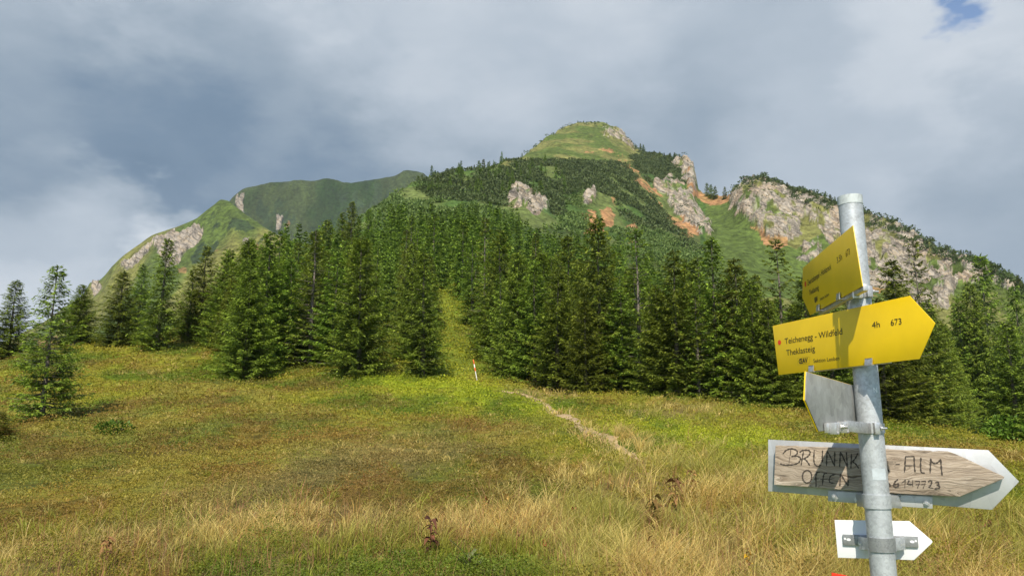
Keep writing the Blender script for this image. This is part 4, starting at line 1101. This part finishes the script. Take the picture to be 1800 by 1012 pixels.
PY = 1.97
ptop = at(1493.5, 346, PY); pbot0 = at(1553.5, 1012, PY)
pax = unit((ptop - pbot0)[None])[0]
gz = ground(float(pbot0[0]), PY)
pbot = pbot0 - pax * ((pbot0[2] - gz) / pax[2] + 0.25)
PR = 0.0302
pa = unit(np.cross(pax, np.array((0, 1.0, 0)))[None])[0]; pb = np.cross(pax, pa)       # pa to the right-ish, pb away
if pa[0] < 0: pa = -pa
if pb[1] < 0: pb = -pb
def on_pole(v):
    """axis point whose image row is v"""
    t0, t1 = 0.0, 1.0
    for _ in range(50):
        t = (t0 + t1) / 2; q = pbot + (ptop - pbot) * t
        if proj(q)[1] > v: t0 = t
        else: t1 = t
    return pbot + (ptop - pbot) * t
def ring(c, r0, r1, h, name, mat, parent, a0=0, a1=360, n=40):
    th = np.radians(np.linspace(a0, a1, n)); full = (a1 - a0) >= 360
    V = []
    for (r, z) in ((r0, -h), (r1, -h), (r1, h), (r0, h)):
        V.append(c + r * (np.cos(th)[:, None] * pa - np.sin(th)[:, None] * pb) + pax * z)
    V = np.stack(V, 1).reshape(-1, 3); Fc = []
    for i in range(n - 1):
        for k in range(4): Fc.append([i * 4 + k, i * 4 + (k + 1) % 4, (i + 1) * 4 + (k + 1) % 4, (i + 1) * 4 + k])
    if not full: Fc += [[0, 1, 2, 3], [(n - 1) * 4 + 3, (n - 1) * 4 + 2, (n - 1) * 4 + 1, (n - 1) * 4]]
    o = mesh_np(name, V, [np.array(Fc)], mat, parent)
    return shade(o)
def shade(o, ang=35, bevel=None):
    me = o.data
    bm = bmesh.new(); bm.from_mesh(me); bmesh.ops.remove_doubles(bm, verts=bm.verts, dist=1e-6); bmesh.ops.recalc_face_normals(bm, faces=bm.faces)
    if bevel: bmesh.ops.bevel(bm, geom=[e for e in bm.edges if len(e.link_faces) == 2 and e.calc_face_angle(0) > R(30)], offset=bevel, segments=2, affect='EDGES', profile=.6)
    for f in bm.faces: f.smooth = True
    for e in bm.edges:
        if len(e.link_faces) == 2 and e.calc_face_angle(0) > R(ang): e.smooth = False
    bm.to_mesh(me); bm.free(); return o
post = empty('sign_post', tuple(pbot + pax * .25)); tag(post, 'round galvanised steel post carrying the trail signs in the foreground', 'post')
off = np.array(post.location)
def tube_part(name, a, b, r, mat, parent, off, cap=True, n=48):
    th = np.linspace(0, 2 * math.pi, n, endpoint=False)
    c = np.cos(th)[:, None] * pa + np.sin(th)[:, None] * pb
    V = np.concatenate([a + c * r, b + c * r, [a], [b]]) - off
    Fq = np.array([[k, (k + 1) % n, n + (k + 1) % n, n + k] for k in range(n)])
    Ft = np.array([[(k + 1) % n, k, 2 * n] for k in range(n)] + [[n + k, n + (k + 1) % n, 2 * n + 1] for k in range(n)])
    return shade(mesh_np(name, V, [Fq, Ft], mat, parent))
pole_o = tube_part('pole', pbot, ptop - pax * .022, PR, M_galv, post, off)
tube_part('cap', ptop - pax * .024, ptop, PR + .0012, M_cap, post, off)
def sticker(v0, v1, a0, a1, name):
    c0, c1 = on_pole(v0), on_pole(v1)
    th = np.radians(np.linspace(a0, a1, 12)); r = PR + .0006
    V = np.concatenate([c + r * (np.cos(th)[:, None] * pa - np.sin(th)[:, None] * pb) for c in (c0, c1)]) - off
    mesh_np(name, V, [grid_faces(2, 12)], M_tape, post, smooth=True)
sticker(822, 842, 60, 125, 'sticker'); sticker(676, 693, 55, 90, 'sticker')
# the little N that is left on the upper sticker is drawn with the stroke tool below

class Plane:
    """vertical board plane through pixel (u, v) at depth Y, running along azimuth az (degrees, from straight ahead to the right)"""
    def __init__(s, u, v, Y, az, flip=1):
        s.p = at(u, v, Y); s.d = np.array((math.sin(R(az)), math.cos(R(az)), 0.0)); s.n = np.array((s.d[1], -s.d[0], 0.0))
        cam_ = np.array((0, 0, EYE))
        if np.dot(s.n, cam_ - s.p) < 0: s.n = -s.n
    def hit(s, u, v, lift=0.0):
        d = ray(u, v); o = np.array((0, 0, EYE)); p = s.p + s.n * lift
        t = np.dot(p - o, s.n) / (d @ s.n)
        return o + d * np.asarray(t)[..., None]
def slab(name, plane, px, th, mat, parent, off, lift=0.0, bevel=.0008, raw=None):
    """board with outline px, front face lifted by lift, thickness th behind it"""
    Fp = plane.hit(np.array([p[0] for p in px]), np.array([p[1] for p in px])) if raw is None else raw
    Fp = Fp + plane.n * lift - off
    n = len(Fp); V = np.concatenate([Fp, Fp - plane.n * th])
    bm = bmesh.new(); vs = [bm.verts.new(v) for v in V]
    bm.faces.new(vs[:n]); bm.faces.new(list(reversed(vs[n:])))
    for k in range(n): bm.faces.new([vs[k], vs[(k + 1) % n], vs[n + (k + 1) % n], vs[n + k]])
    me = bpy.data.meshes.new(name); bm.to_mesh(me); bm.free(); me.materials.append(mat)
    return shade(link(bpy.data.objects.new(name, me), parent), bevel=bevel)
def box_part(name, c, ax, ay, az_, mat, parent, off, bevel=.0012):
    """box from centre and three half-axes"""
    V = np.array([c + sx * ax + sy * ay + sz * az_ for sx in (-1, 1) for sy in (-1, 1) for sz in (-1, 1)]) - off
    Fq = np.array([[0, 1, 3, 2], [4, 6, 7, 5], [0, 4, 5, 1], [2, 3, 7, 6], [0, 2, 6, 4], [1, 5, 7, 3]])
    return shade(mesh_np(name, V, [Fq], mat, parent), bevel=bevel)
def bolt(c, n, r, parent, off, long=0.010):
    """washer, hexagonal nut and thread end in one mesh along n"""
    ref = np.array((0, 0, 1.0)); a = unit(np.cross(n, ref)[None])[0]; b = np.cross(n, a)
    VV, FF, o = [], [], 0
    for (r_, z0, z1, k) in ((r * 1.5, 0, .0018, 24), (r, .0018, .0075, 6), (r * .55, .0075, .0075 + long, 16)):
        th = np.linspace(0, 2 * math.pi, k, endpoint=False); cc = np.cos(th)[:, None] * a + np.sin(th)[:, None] * b
        VV.append(np.concatenate([c + n * z0 + cc * r_, c + n * z1 + cc * r_, [c + n * z1]]) - off)
        FF.append(np.array([[o + i, o + (i + 1) % k, o + k + (i + 1) % k] for i in range(k)] + [[o + i, o + k + (i + 1) % k, o + k + i] for i in range(k)] + [[o + k + i, o + k + (i + 1) % k, o + 2 * k] for i in range(k)]))
        o += 2 * k + 1
    return shade(mesh_np('bolt', np.concatenate(VV), [np.concatenate(FF)], M_clamp, parent))
def text(plane, s, p0, p1, hpx, name, parent, off, mat, lift, bold=0.0, up=None):
    """lettering: baseline from pixel p0 to p1, capital height hpx pixels"""
    cu_ = bpy.data.curves.new(name, 'FONT'); cu_.body = s; cu_.offset = bold; cu_.resolution_u = 4
    ob = bpy.data.objects.new(name, cu_); sc.collection.objects.link(ob)
    dg = bpy.context.evaluated_depsgraph_get(); dg.update()
    me = bpy.data.meshes.new_from_object(ob.evaluated_get(dg)); bpy.data.objects.remove(ob)
    V = np.empty(len(me.vertices) * 3, np.float32); me.vertices.foreach_get('co', V); V = V.reshape(-1, 3)
    a = plane.hit(*p0); b = plane.hit(*p1)
    x0, x1 = V[:, 0].min(), V[:, 0].max()
    upv = plane.hit(p0[0], p0[1] - hpx) - a; h = np.linalg.norm(upv); upv = np.array((0, 0, 1.0)) if up is None else up
    Q = a + ((V[:, 0] - x0) / (x1 - x0))[:, None] * (b - a) + (V[:, 1] / 0.70)[:, None] * (upv * h) + plane.n * lift - off
    me.vertices.foreach_set('co', Q.astype(np.float32).ravel()); me.update(); me.materials.append(mat)
    return link(bpy.data.objects.new(name, me), parent)
def disc(plane, c, r, name, parent, off, mat, lift):
    C = plane.hit(*c); th = np.linspace(0, 2 * math.pi, 28, endpoint=False)
    V = np.concatenate([C + (np.cos(th)[:, None] * plane.d + np.sin(th)[:, None] * np.array((0, 0, 1.0))) * r, [C]]) + plane.n * lift - off
    Ft = np.array([[k, (k + 1) % 28, 28] for k in range(28)])
    return mesh_np(name, V, [Ft], mat, parent)
def strokes(plane, lines, w, name, parent, off, mat, lift):
    """handwriting: polylines in photo pixels, each a flat ribbon w metres wide with round-ish ends"""
    VV, FF, o = [], [], 0
    for ln in lines:
        ln = np.array(ln, float); n = len(ln)
        if n > 2:
            t = np.linspace(0, n - 1, (n - 1) * 5 + 1)
            ln = np.stack([pchip(np.arange(n), ln[:, k], t) for k in range(2)], -1)
        Pn = plane.hit(ln[:, 0], ln[:, 1])
        tg = unit(np.gradient(Pn, axis=0)); sd = unit(np.cross(tg, plane.n))
        k = len(Pn); ww = w * (0.8 + 0.35 * np.sin(np.arange(k) * 1.7 + o))
        ww[0] *= .6; ww[-1] *= .5
        V = np.stack([Pn + sd * ww[:, None] / 2, Pn - sd * ww[:, None] / 2], 1).reshape(-1, 3) + plane.n * (lift + 0.00005 * (o % 7)) - off
        VV.append(V); FF.append(grid_faces(k, 2) + o); o += len(V)
    return mesh_np(name, np.concatenate(VV), [np.concatenate(FF)], mat, parent)
def clip(plane, u, v, hpx, w, parent, off, th):
    """folded metal clip holding the lower edge of a board"""
    c = plane.hit(u, v); up = np.array((0, 0, 1.0)); h = 0.011 * hpx
    n = plane.n; d = plane.d
    prof = [(-th - .004, .004), (-th - .004, -.0035), (.006, -.0035), (.0065, .0), (.004, h * .9), (.0055, h), (.0035, h), (.002, h * .85), (.0035, .001), (.003, -.001), (-th - .002, -.001), (-th - .002, .004)]
    V = np.concatenate([[c + d * s * w / 2 + n * a + up * b for (a, b) in prof] for s in (-1, 1)]) - off
    m = len(prof)
    bm = bmesh.new(); vs = [bm.verts.new(x) for x in V]
    bm.faces.new(vs[:m]); bm.faces.new(list(reversed(vs[m:])))
    for k in range(m): bm.faces.new([vs[k], vs[(k + 1) % m], vs[m + (k + 1) % m], vs[m + k]])
    me = bpy.data.meshes.new('clip'); bm.to_mesh(me); bm.free(); me.materials.append(M_clamp)
    return shade(link(bpy.data.objects.new('clip', me), parent))
UP = np.array((0, 0, 1.0))
def sign_root(name, P, label):
    r = empty(name, tuple(P)); tag(r, label, 'sign', 'signs on the steel post'); return r, np.array(r.location)

# --- larger yellow arrow sign, pointing right
p2 = Plane(1522, 585, 1.895, -17.5)
r, o = sign_root('arrow_sign', p2.hit(1500, 640), 'larger yellow arrow sign pointing right, reading Teichenegg - Wildfeld 4h')
slab('panel', p2, [(1357.8, 572.5), (1598.7, 519.6), (1643.5, 568), (1616, 630.7), (1368.5, 658.8)], .002, M_yellow, r, o)
slab('back', p2, [(1358.4, 573), (1598.5, 520.2), (1642.9, 568), (1615.6, 630.2), (1369, 658.3)], .0006, M_back, r, o, lift=-.0021, bevel=None)
tx = lambda s, a, b, h, nm='lettering', bold=0.0, m=M_black: text(p2, s, a, b, h, nm, r, o, m, .0006, bold)
tx('Teichenegg - Wildfeld', (1380.1, 604.7), (1481, 587.3), 10.2); tx('Theklasteig', (1382.8, 624.9), (1433, 616.9), 10.2)
tx('Sektion Leoben', (1430.3, 637.3), (1476.1, 632.4), 6.6); tx('4h', (1533.4, 576.6), (1547.1, 574.5), 10.8); tx('673', (1566.5, 572.2), (1585.3, 569.4), 10.8)
tx('ŒAV', (1404.6, 639), (1420.4, 636.4), 8.2, 'emblem', .035)
strokes(p2, [[(1401.8, 629.2), (1423.2, 626.8)], [(1423.2, 626.8), (1423.8, 638.3)], [(1423.8, 638.3), (1402.3, 640.9)], [(1402.3, 640.9), (1401.8, 629.2)]], .0006, 'emblem_border', r, o, M_black, .0006)
disc(p2, (1370.4, 601.6), .0072, 'red_dot', r, o, M_red, .0007)
clip(p2, 1428.3, 651.5, 1.35, .020, r, o, .002); clip(p2, 1529.5, 640.0, 1.35, .024, r, o, .002)
a = p2.hit(1418, 653); b = p2.hit(1560, 636.6)
box_part('rail', (a + b) / 2 - p2.n * .009 + UP * .004, (b - a) / 2, p2.n * .005, UP * .006, M_clamp, r, o)
c = on_pole(632)
ring(c - o, PR + .0003, PR + .0028, .012, 'collar', M_clamp, r)

# --- smaller looking yellow sign above, seen edge-on, pointing left
p1 = Plane(1507, 460, 1.80, 6.8)
r, o = sign_root('arrow_sign', p1.hit(1500, 505), 'topmost yellow arrow sign in shade, turned nearly edge-on and pointing left')
slab('panel', p1, [(1498.9, 396), (1515.9, 502.8), (1423.9, 553.9), (1410.2, 523.2), (1411, 470.8)], .002, M_yellow, r, o)
slab('back', p1, [(1498.6, 396.8), (1515.5, 502.5), (1424.1, 553.4), (1410.6, 523.2), (1411.4, 471.2)], .0006, M_back, r, o, lift=-.0021, bevel=None)
tx = lambda s, a, b, h, nm='lettering', bold=0.0, m=M_black: text(p1, s, a, b, h, nm, r, o, m, .0006, bold)
tx('Zwaritzkampel - Hohkareck', (1420, 501.9), (1461.7, 472.8), 10); tx('Theklasteig', (1423, 519.3), (1439.6, 508.8), 9.2)
tx('Sektion Leoben', (1441.7, 528.8), (1457.6, 519.2), 5.6); tx('3.5h', (1471.6, 463), (1480.6, 456), 11); tx('673', (1487.3, 452), (1494.4, 446.6), 11)
tx('ŒAV', (1432.2, 531.8), (1437.6, 528.2), 8, 'emblem', .05)
disc(p1, (1416, 499.2), .0085, 'red_dot', r, o, M_red, .0007)
clip(p1, 1440.5, 544.8, 1.35, .026, r, o, .002); clip(p1, 1476.5, 524.8, 1.35, .026, r, o, .002)
a = p1.hit(1436, 547.2); b = p1.hit(1514, 503.8)
box_part('rail', (a + b) / 2 - p1.n * .010 - UP * .002, (b - a) / 2, p1.n * .006, UP * .008, M_clamp, r, o)
c = on_pole(517)
ring(c - o, PR + .0003, PR + .0030, .013, 'collar', M_clamp, r)
tip = a + (b - a) * .82 - p1.n * .012 - UP * .004
mid = (tip + c - pb * .032 - pa * .012) / 2; hv = (c - pb * .030 - pa * .012 - tip) / 2
box_part('arm', mid, hv, unit(np.cross(hv, UP)[None])[0] * .012, UP * .012, M_clamp, r, o)
box_part('lug', c - pb * .037 + pa * .010, pa * .007, pb * .008, pax * .014, M_clamp, r, o)
bolt(c - pb * .038 + pa * .017, pa, .0048, r, o)

# --- third sign below, seen from its grey back
p3 = Plane(1512, 720, 2.03, 38)
r, o = sign_root('arrow_sign', p3.hit(1500, 745), 'arrow sign seen from its grey back, between the larger yellow sign and wooden board')
out3 = [(1418, 653), (1416, 703), (1439.4, 757.6), (1530, 752), (1530, 686)]
slab('panel', p3, out3, .0018, M_back, r, o)
slab('yellow_front', p3, [(1417.6, 652), (1415.2, 703), (1438.6, 758.6), (1530.3, 752.8), (1530.3, 685.2)], .0022, M_yellow, r, o, lift=-.0021)
c = on_pole(752.5)
ring(c - o, PR + .0003, PR + .0030, .012, 'collar', M_clamp, r)
a = p3.hit(1447, 752) + p3.n * .007; b = p3.hit(1487, 748) + p3.n * .007
box_part('rail', (a + b) / 2, (b - a) / 2, p3.n * .005, UP * .011, M_clamp, r, o)
# open channel ends of the rail
for (u, v) in ((1452, 752), (1470, 750)):
    q = p3.hit(u, v) + p3.n * .016
    for (dx, dz) in ((-.010, 0), (.010, 0)): box_part('channel_wall', q + p3.d * dx, p3.d * .0016, p3.n * .010, UP * .013, M_clamp, r, o, bevel=.0005)
    box_part('channel_floor', q - UP * .012, p3.d * .0115, p3.n * .010, UP * .0016, M_clamp, r, o, bevel=.0005)
e0 = p3.hit(1478, 748) + p3.n * .012; e1 = c - pb * .030 - pa * .016
hv = (e1 - e0) / 2
box_part('arm', (e0 + e1) / 2, hv, unit(np.cross(hv, UP)[None])[0] * .004, UP * .0135, M_clamp, r, o)
box_part('lug', c - pb * .036 - pa * .002, pa * .0065, pb * .007, pax * .0145, M_clamp, r, o)
bolt(c - pb * .038 + pa * .0045, pa, .0048, r, o, .012)
clip_q = p3.hit(1463, 750) + p3.n * .02
bolt(clip_q, p3.n, .006, r, o, .008)

# --- wooden board on a metal arrow plate
pw = Plane(1545, 830, 2.062, -62)
r, o = sign_root('wooden_sign', pw.hit(1545, 875), 'weathered wooden arrow board with handwriting, screwed to a grey metal arrow plate')
slab('back_plate', pw, [(1350.2, 772), (1737.4, 790.6), (1791.5, 846), (1743.8, 895.4), (1350.2, 862.7)], .003, M_plate, r, o)
LW = .027
class Lifted(Plane):
    def __init__(s, pl, k): s.p = pl.p + pl.n * k; s.d = pl.d; s.n = pl.n
pwf = Lifted(pw, LW)
m, N = mat_new('weathered_wood')
co = N.n('ShaderNodeTexCoord').outputs['Object']
rot = math.atan2(pw.d[1], pw.d[0])
mp0 = N.n('ShaderNodeMapping', ins={'Vector': co, 'Rotation': (0, 0, -rot)}).outputs[0]
warp = N.noise(N.n('ShaderNodeMapping', ins={'Vector': mp0, 'Scale': (5, 5, 14)}).outputs[0], 1.0, 3, .6)
mp1 = N.n('ShaderNodeMapping', ins={'Vector': mp0, 'Scale': (7, 7, 150)}).outputs[0]
addv = N.n('ShaderNodeVectorMath', operation='ADD', ins={0: mp1, 1: N.n('ShaderNodeCombineXYZ', ins={2: N.math('MULTIPLY', warp, 14.0)}).outputs[0]}).outputs[0]
gr = N.noise(addv, 1.0, 6, .65, .3)
gr2 = N.noise(N.n('ShaderNodeVectorMath', operation='MULTIPLY', ins={0: addv, 1: (2.2, 2.2, 3.1)}).outputs[0], 1.0, 3, .6)
bl = N.noise(mp0, 9, 4, .6)
cw = N.ramp(gr, [(0.30, (0.12, 0.09, 0.065)), (0.42, (0.33, 0.26, 0.195)), (0.55, (0.44, 0.36, 0.28)), (0.72, (0.57, 0.49, 0.40))])
cw = N.mix(N.n('ShaderNodeMapRange', ins={0: bl, 1: .5, 2: .7, 3: 0.0, 4: .5}).outputs[0], cw, (0.30, 0.25, 0.20))
dk = N.n('ShaderNodeMapRange', ins={0: gr2, 1: .34, 2: .46, 3: .45, 4: 1.0}).outputs[0]
cw = N.mix(1.0, cw, N.n('ShaderNodeCombineColor', ins={0: dk, 1: dk, 2: dk}).outputs[0], 'MULTIPLY')
bp = N.n('ShaderNodeBump', ins={'Height': N.math('ADD', gr, N.math('MULTIPLY', gr2, .6)), 'Strength': .8, 'Distance': .003})
p = N.n('ShaderNodeBsdfPrincipled', ins={'Base Color': cw, 'Roughness': .85, 'Specular IOR Level': .2, 'Normal': bp.outputs[0]})
N.n('ShaderNodeOutputMaterial', ins={0: p.outputs[0]})
M_wood = m
board_px = [(1363, 782.3), (1380, 783.2), (1400, 783), (1402, 784.2), (1440, 785.2), (1500, 786.8), (1560, 789), (1592, 791), (1606, 790.8), (1634, 791.6), (1640, 793.4), (1650, 792.2), (1666, 793), (1676, 796), (1700, 806.5), (1732, 822), (1766, 837.5), (1764, 841), (1728, 855.5), (1687, 872.3), (1600, 868), (1500, 861.5), (1440, 857), (1400, 853.8), (1360.4, 851.5)]
slab('board', pwf, board_px, LW - .0015, M_wood, r, o, bevel=.0018)
L1 = lambda pts: [(1370 + x * .08894, 775 + y * .08894) for x, y in pts]
L2 = lambda pts: [(1530 + x * .09883, 775 + y * .09883) for x, y in pts]
el = lambda cx, cy, rx, ry, a0=0, a1=360: [(cx + rx * math.cos(R(a)), cy + ry * math.sin(R(a))) for a in np.linspace(a0, a1, 14)]
hw = [L1(x) for x in [
 [(228, 150), (215, 280)], [(202, 305), (190, 465)], [(70, 245), (140, 175), (230, 145), (320, 165), (360, 215), (330, 270), (240, 300)], [(240, 300), (330, 290), (420, 330), (400, 400), (300, 455), (190, 470), (90, 465), (15, 440)],
 [(478, 200), (455, 330), (430, 475)], [(400, 220), (470, 175), (560, 170), (610, 210), (590, 270), (530, 320), (470, 345)], [(490, 335), (545, 390), (602, 478)],
 [(690, 170), (682, 350), (700, 450), (760, 490), (830, 470)], [(855, 180), (850, 330), (846, 420)],
 [(930, 490), (938, 330), (945, 195)], [(950, 200), (1020, 330), (1092, 495)], [(1096, 200), (1094, 350), (1090, 490)],
 [(1190, 505), (1200, 340), (1205, 205)], [(1210, 210), (1270, 340), (1345, 510)], [(1325, 215), (1335, 380), (1345, 510)],
 [(1425, 240), (1420, 400), (1413, 535)], [(1550, 235), (1500, 340), (1432, 412)], [(1440, 405), (1500, 440), (1570, 535)],
 el(550, 695, 92, 125, -100, 262),
 [(800, 605), (745, 620), (722, 700), (728, 890)], [(688, 745), (785, 740)], [(945, 625), (890, 640), (866, 720), (850, 870)], [(808, 755), (962, 740)],
 [(1112, 648), (1020, 680), (985, 760), (1012, 820), (1095, 826)], [(985, 748), (1092, 735)],
 [(1195, 885), (1203, 760), (1212, 640)], [(1212, 645), (1290, 770), (1356, 884)], [(1356, 884), (1358, 770), (1362, 668)]]]
hw += [L2(x) for x in [
 [(288, 468), (312, 505), (342, 548)], [(448, 412), (525, 408)], [(608, 552), (616, 410), (626, 272)], [(620, 270), (780, 268)], [(778, 268), (782, 410), (796, 548)], [(612, 432), (752, 430)],
 [(900, 285), (893, 420), (898, 530), (930, 560), (968, 562)], [(1063, 568), (1068, 440), (1070, 305)], [(1072, 310), (1100, 375), (1160, 395), (1225, 350), (1252, 318)], [(1252, 318), (1260, 450), (1276, 606)],
 [(490, 675), (432, 730), (415, 790), (450, 815), (502, 790), (500, 755), (430, 765)], [(312, 655), (300, 740), (345, 760), (350, 792), (318, 800)],
 [(558, 745), (622, 682)], [(622, 682), (612, 832)], [(690, 690), (662, 760), (752, 764)], [(750, 690), (756, 812)],
 [(798, 712), (882, 705)], [(880, 705), (838, 832)], [(808, 767), (892, 764)], [(908, 712), (988, 705)], [(985, 705), (938, 842)], [(905, 767), (992, 764)],
 [(1030, 722), (1066, 695), (1092, 722), (1072, 780), (1038, 820)], [(1038, 820), (1122, 836)], [(1150, 735), (1202, 725), (1216, 755), (1180, 778)], [(1180, 778), (1232, 796), (1226, 830), (1142, 846)],
 [(150, 300), (150, 530)], [(150, 300), (240, 300)], [(150, 410), (225, 410)], [(150, 530), (240, 532)], [(180, 690), (160, 740), (175, 800), (215, 805), (235, 750), (215, 690), (180, 690)], [(250, 690), (235, 760), (250, 800), (285, 790), (280, 755), (240, 765)]]]
strokes(pwf, hw, .0040, 'handwritten_lettering', r, o, principled('faded_marker_ink', (0.055, 0.042, 0.032), .7), .0009)
pbar = Lifted(pw, .006)
slab('strap_bar', pbar, [(1455.5, 861.6), (1639.4, 871.8), (1639.4, 893.5), (1455.2, 880.2)], .005, M_plate, r, o)
for (u, v) in ((1466.5, 872), (1507.4, 878), (1575.6, 880), (1628.8, 883.6)): bolt(pbar.hit(u, v) + pw.n * .0005, pw.n, .0052, r, o, .006)
c = on_pole(880)
ring(c - o, PR + .0003, PR + .0030, .0165, 'collar', M_galv, r)
cb = c + pb * .034
for s in (-1, 1):
    q = pbar.hit(1545 + s * 33, 880 + s * 2)
    w_ = c + pa * s * (PR + .001)
    box_part('collar_ear', (q + w_) / 2 + pw.n * .001, (q - w_) / 2 + pa * s * .010, pw.n * .0016, UP * .0155, M_plate, r, o, bevel=.0004)

# --- white arrow sign at the bottom
pq = Plane(1550, 948, 2.036, -62)
r, o = sign_root('white_arrow_sign', pq.hit(1550, 948), 'small blank white arrow plate lowest on the post, held by a bolted clamp')
slab('panel', pq, [(1466.9, 913.2), (1598.5, 915.3), (1637.5, 949), (1639.4, 951.9), (1637.5, 954.5), (1606.5, 983.7), (1472.8, 979.4)], .003, M_wsign, r, o)
pqb = Lifted(pq, .006)
slab('strap_bar', pqb, [(1480.8, 938.5), (1613.7, 942.4), (1614.5, 961.6), (1482, 957.3)], .0045, M_bar, r, o)
def oval(pl, u, v, a, b, name, mat, lift):
    C = pl.hit(u, v); th = np.linspace(0, 2 * math.pi, 20, endpoint=False)
    V = np.concatenate([C + np.cos(th)[:, None] * pl.d * a + np.sin(th)[:, None] * UP * b, [C]]) + pl.n * lift - o
    return mesh_np(name, V, [np.array([[k, (k + 1) % 20, 20] for k in range(20)])], mat, r)
for (u, v, a_, b_) in ((1491.8, 947.6, .0052, .0034), (1603.5, 951.4, .0052, .0034), (1485.4, 946, .0028, .0028), (1609.8, 950, .0028, .0028)): oval(pqb, u, v, a_, b_, 'slot', M_wsign, .0004)
c = on_pole(955)
ring(c - o, PR + .0003, PR + .0034, .0165, 'collar', M_bar, r, 10, 170)
for s in (-1, 1):
    q = pqb.hit(1550 + s * 40, 953.5 + s * .8) + pq.n * .004
    w_ = c + pa * s * (PR * .93) - pb * .010
    box_part('collar_ear', (q + w_) / 2, (q - w_) / 2, unit(np.cross(q - w_, UP)[None])[0] * .0018, UP * .0150, M_galv, r, o, bevel=.0006)
    bolt(pqb.hit(1550 + s * 34.7, 954 + s * .5) + pq.n * .010, pq.n, .0060, r, o, .012)

# --- red sign of which only a corner shows at the lower edge of the view
pr = Plane(1550, 1030, 2.03, -50)
r, o = sign_root('red_sign', pr.hit(1540, 1040), 'red sign at the very bottom, only its corner showing left of the post')
slab('panel', pr, [(1461.5, 1005.5), (1485, 1010), (1535, 1024), (1610, 1046), (1608, 1110), (1466, 1096)], .002, M_red, r, o)
ring(on_pole(1060) - o, PR + .0003, PR + .003, .012, 'collar', M_galv, r)
# worn letter on the small sticker of the post: strokes laid on the pole surface
cN = on_pole(686)
def on_surface(a, dv): return cN + (PR + .0011) * (math.cos(R(a)) * pa - math.sin(R(a)) * pb) + pax * dv
VV, FF = [], []
for (a0, z0, a1, z1) in ((84, -.006, 86, .006), (86, .006, 68, -.006), (68, -.006, 70, .006)):
    k = len(VV); w_ = pax * .0009 + pa * .0009
    VV += [on_surface(a0, z0) - w_, on_surface(a0, z0) + w_, on_surface(a1, z1) + w_, on_surface(a1, z1) - w_]; FF.append([k, k + 1, k + 2, k + 3])
mesh_np('sticker_letter', np.array(VV) - off, [np.array(FF)], M_wsign, post)

# ------------------------------------------------------------------ the air between here and the mountains
m, N = mat_new('mountain_air')
vol = N.n('ShaderNodeVolumePrincipled', ins={'Color': (0.80, 0.90, 1.0, 1), 'Density': 0.00007, 'Anisotropy': 0.0})
N.n('ShaderNodeOutputMaterial', ins={1: vol.outputs[0]})
bm = bmesh.new(); bmesh.ops.create_cube(bm, size=1)
me = bpy.data.meshes.new('haze'); bm.to_mesh(me); bm.free(); me.materials.append(m)
hz = bpy.data.objects.new('haze', me); link(hz)
hz.scale = (20000, 20000, 900); hz.location = (0, 0, 900 / 2 - 142)
tag(hz, 'thin bluish mountain haze softening the far ridges', 'haze', kind='stuff')
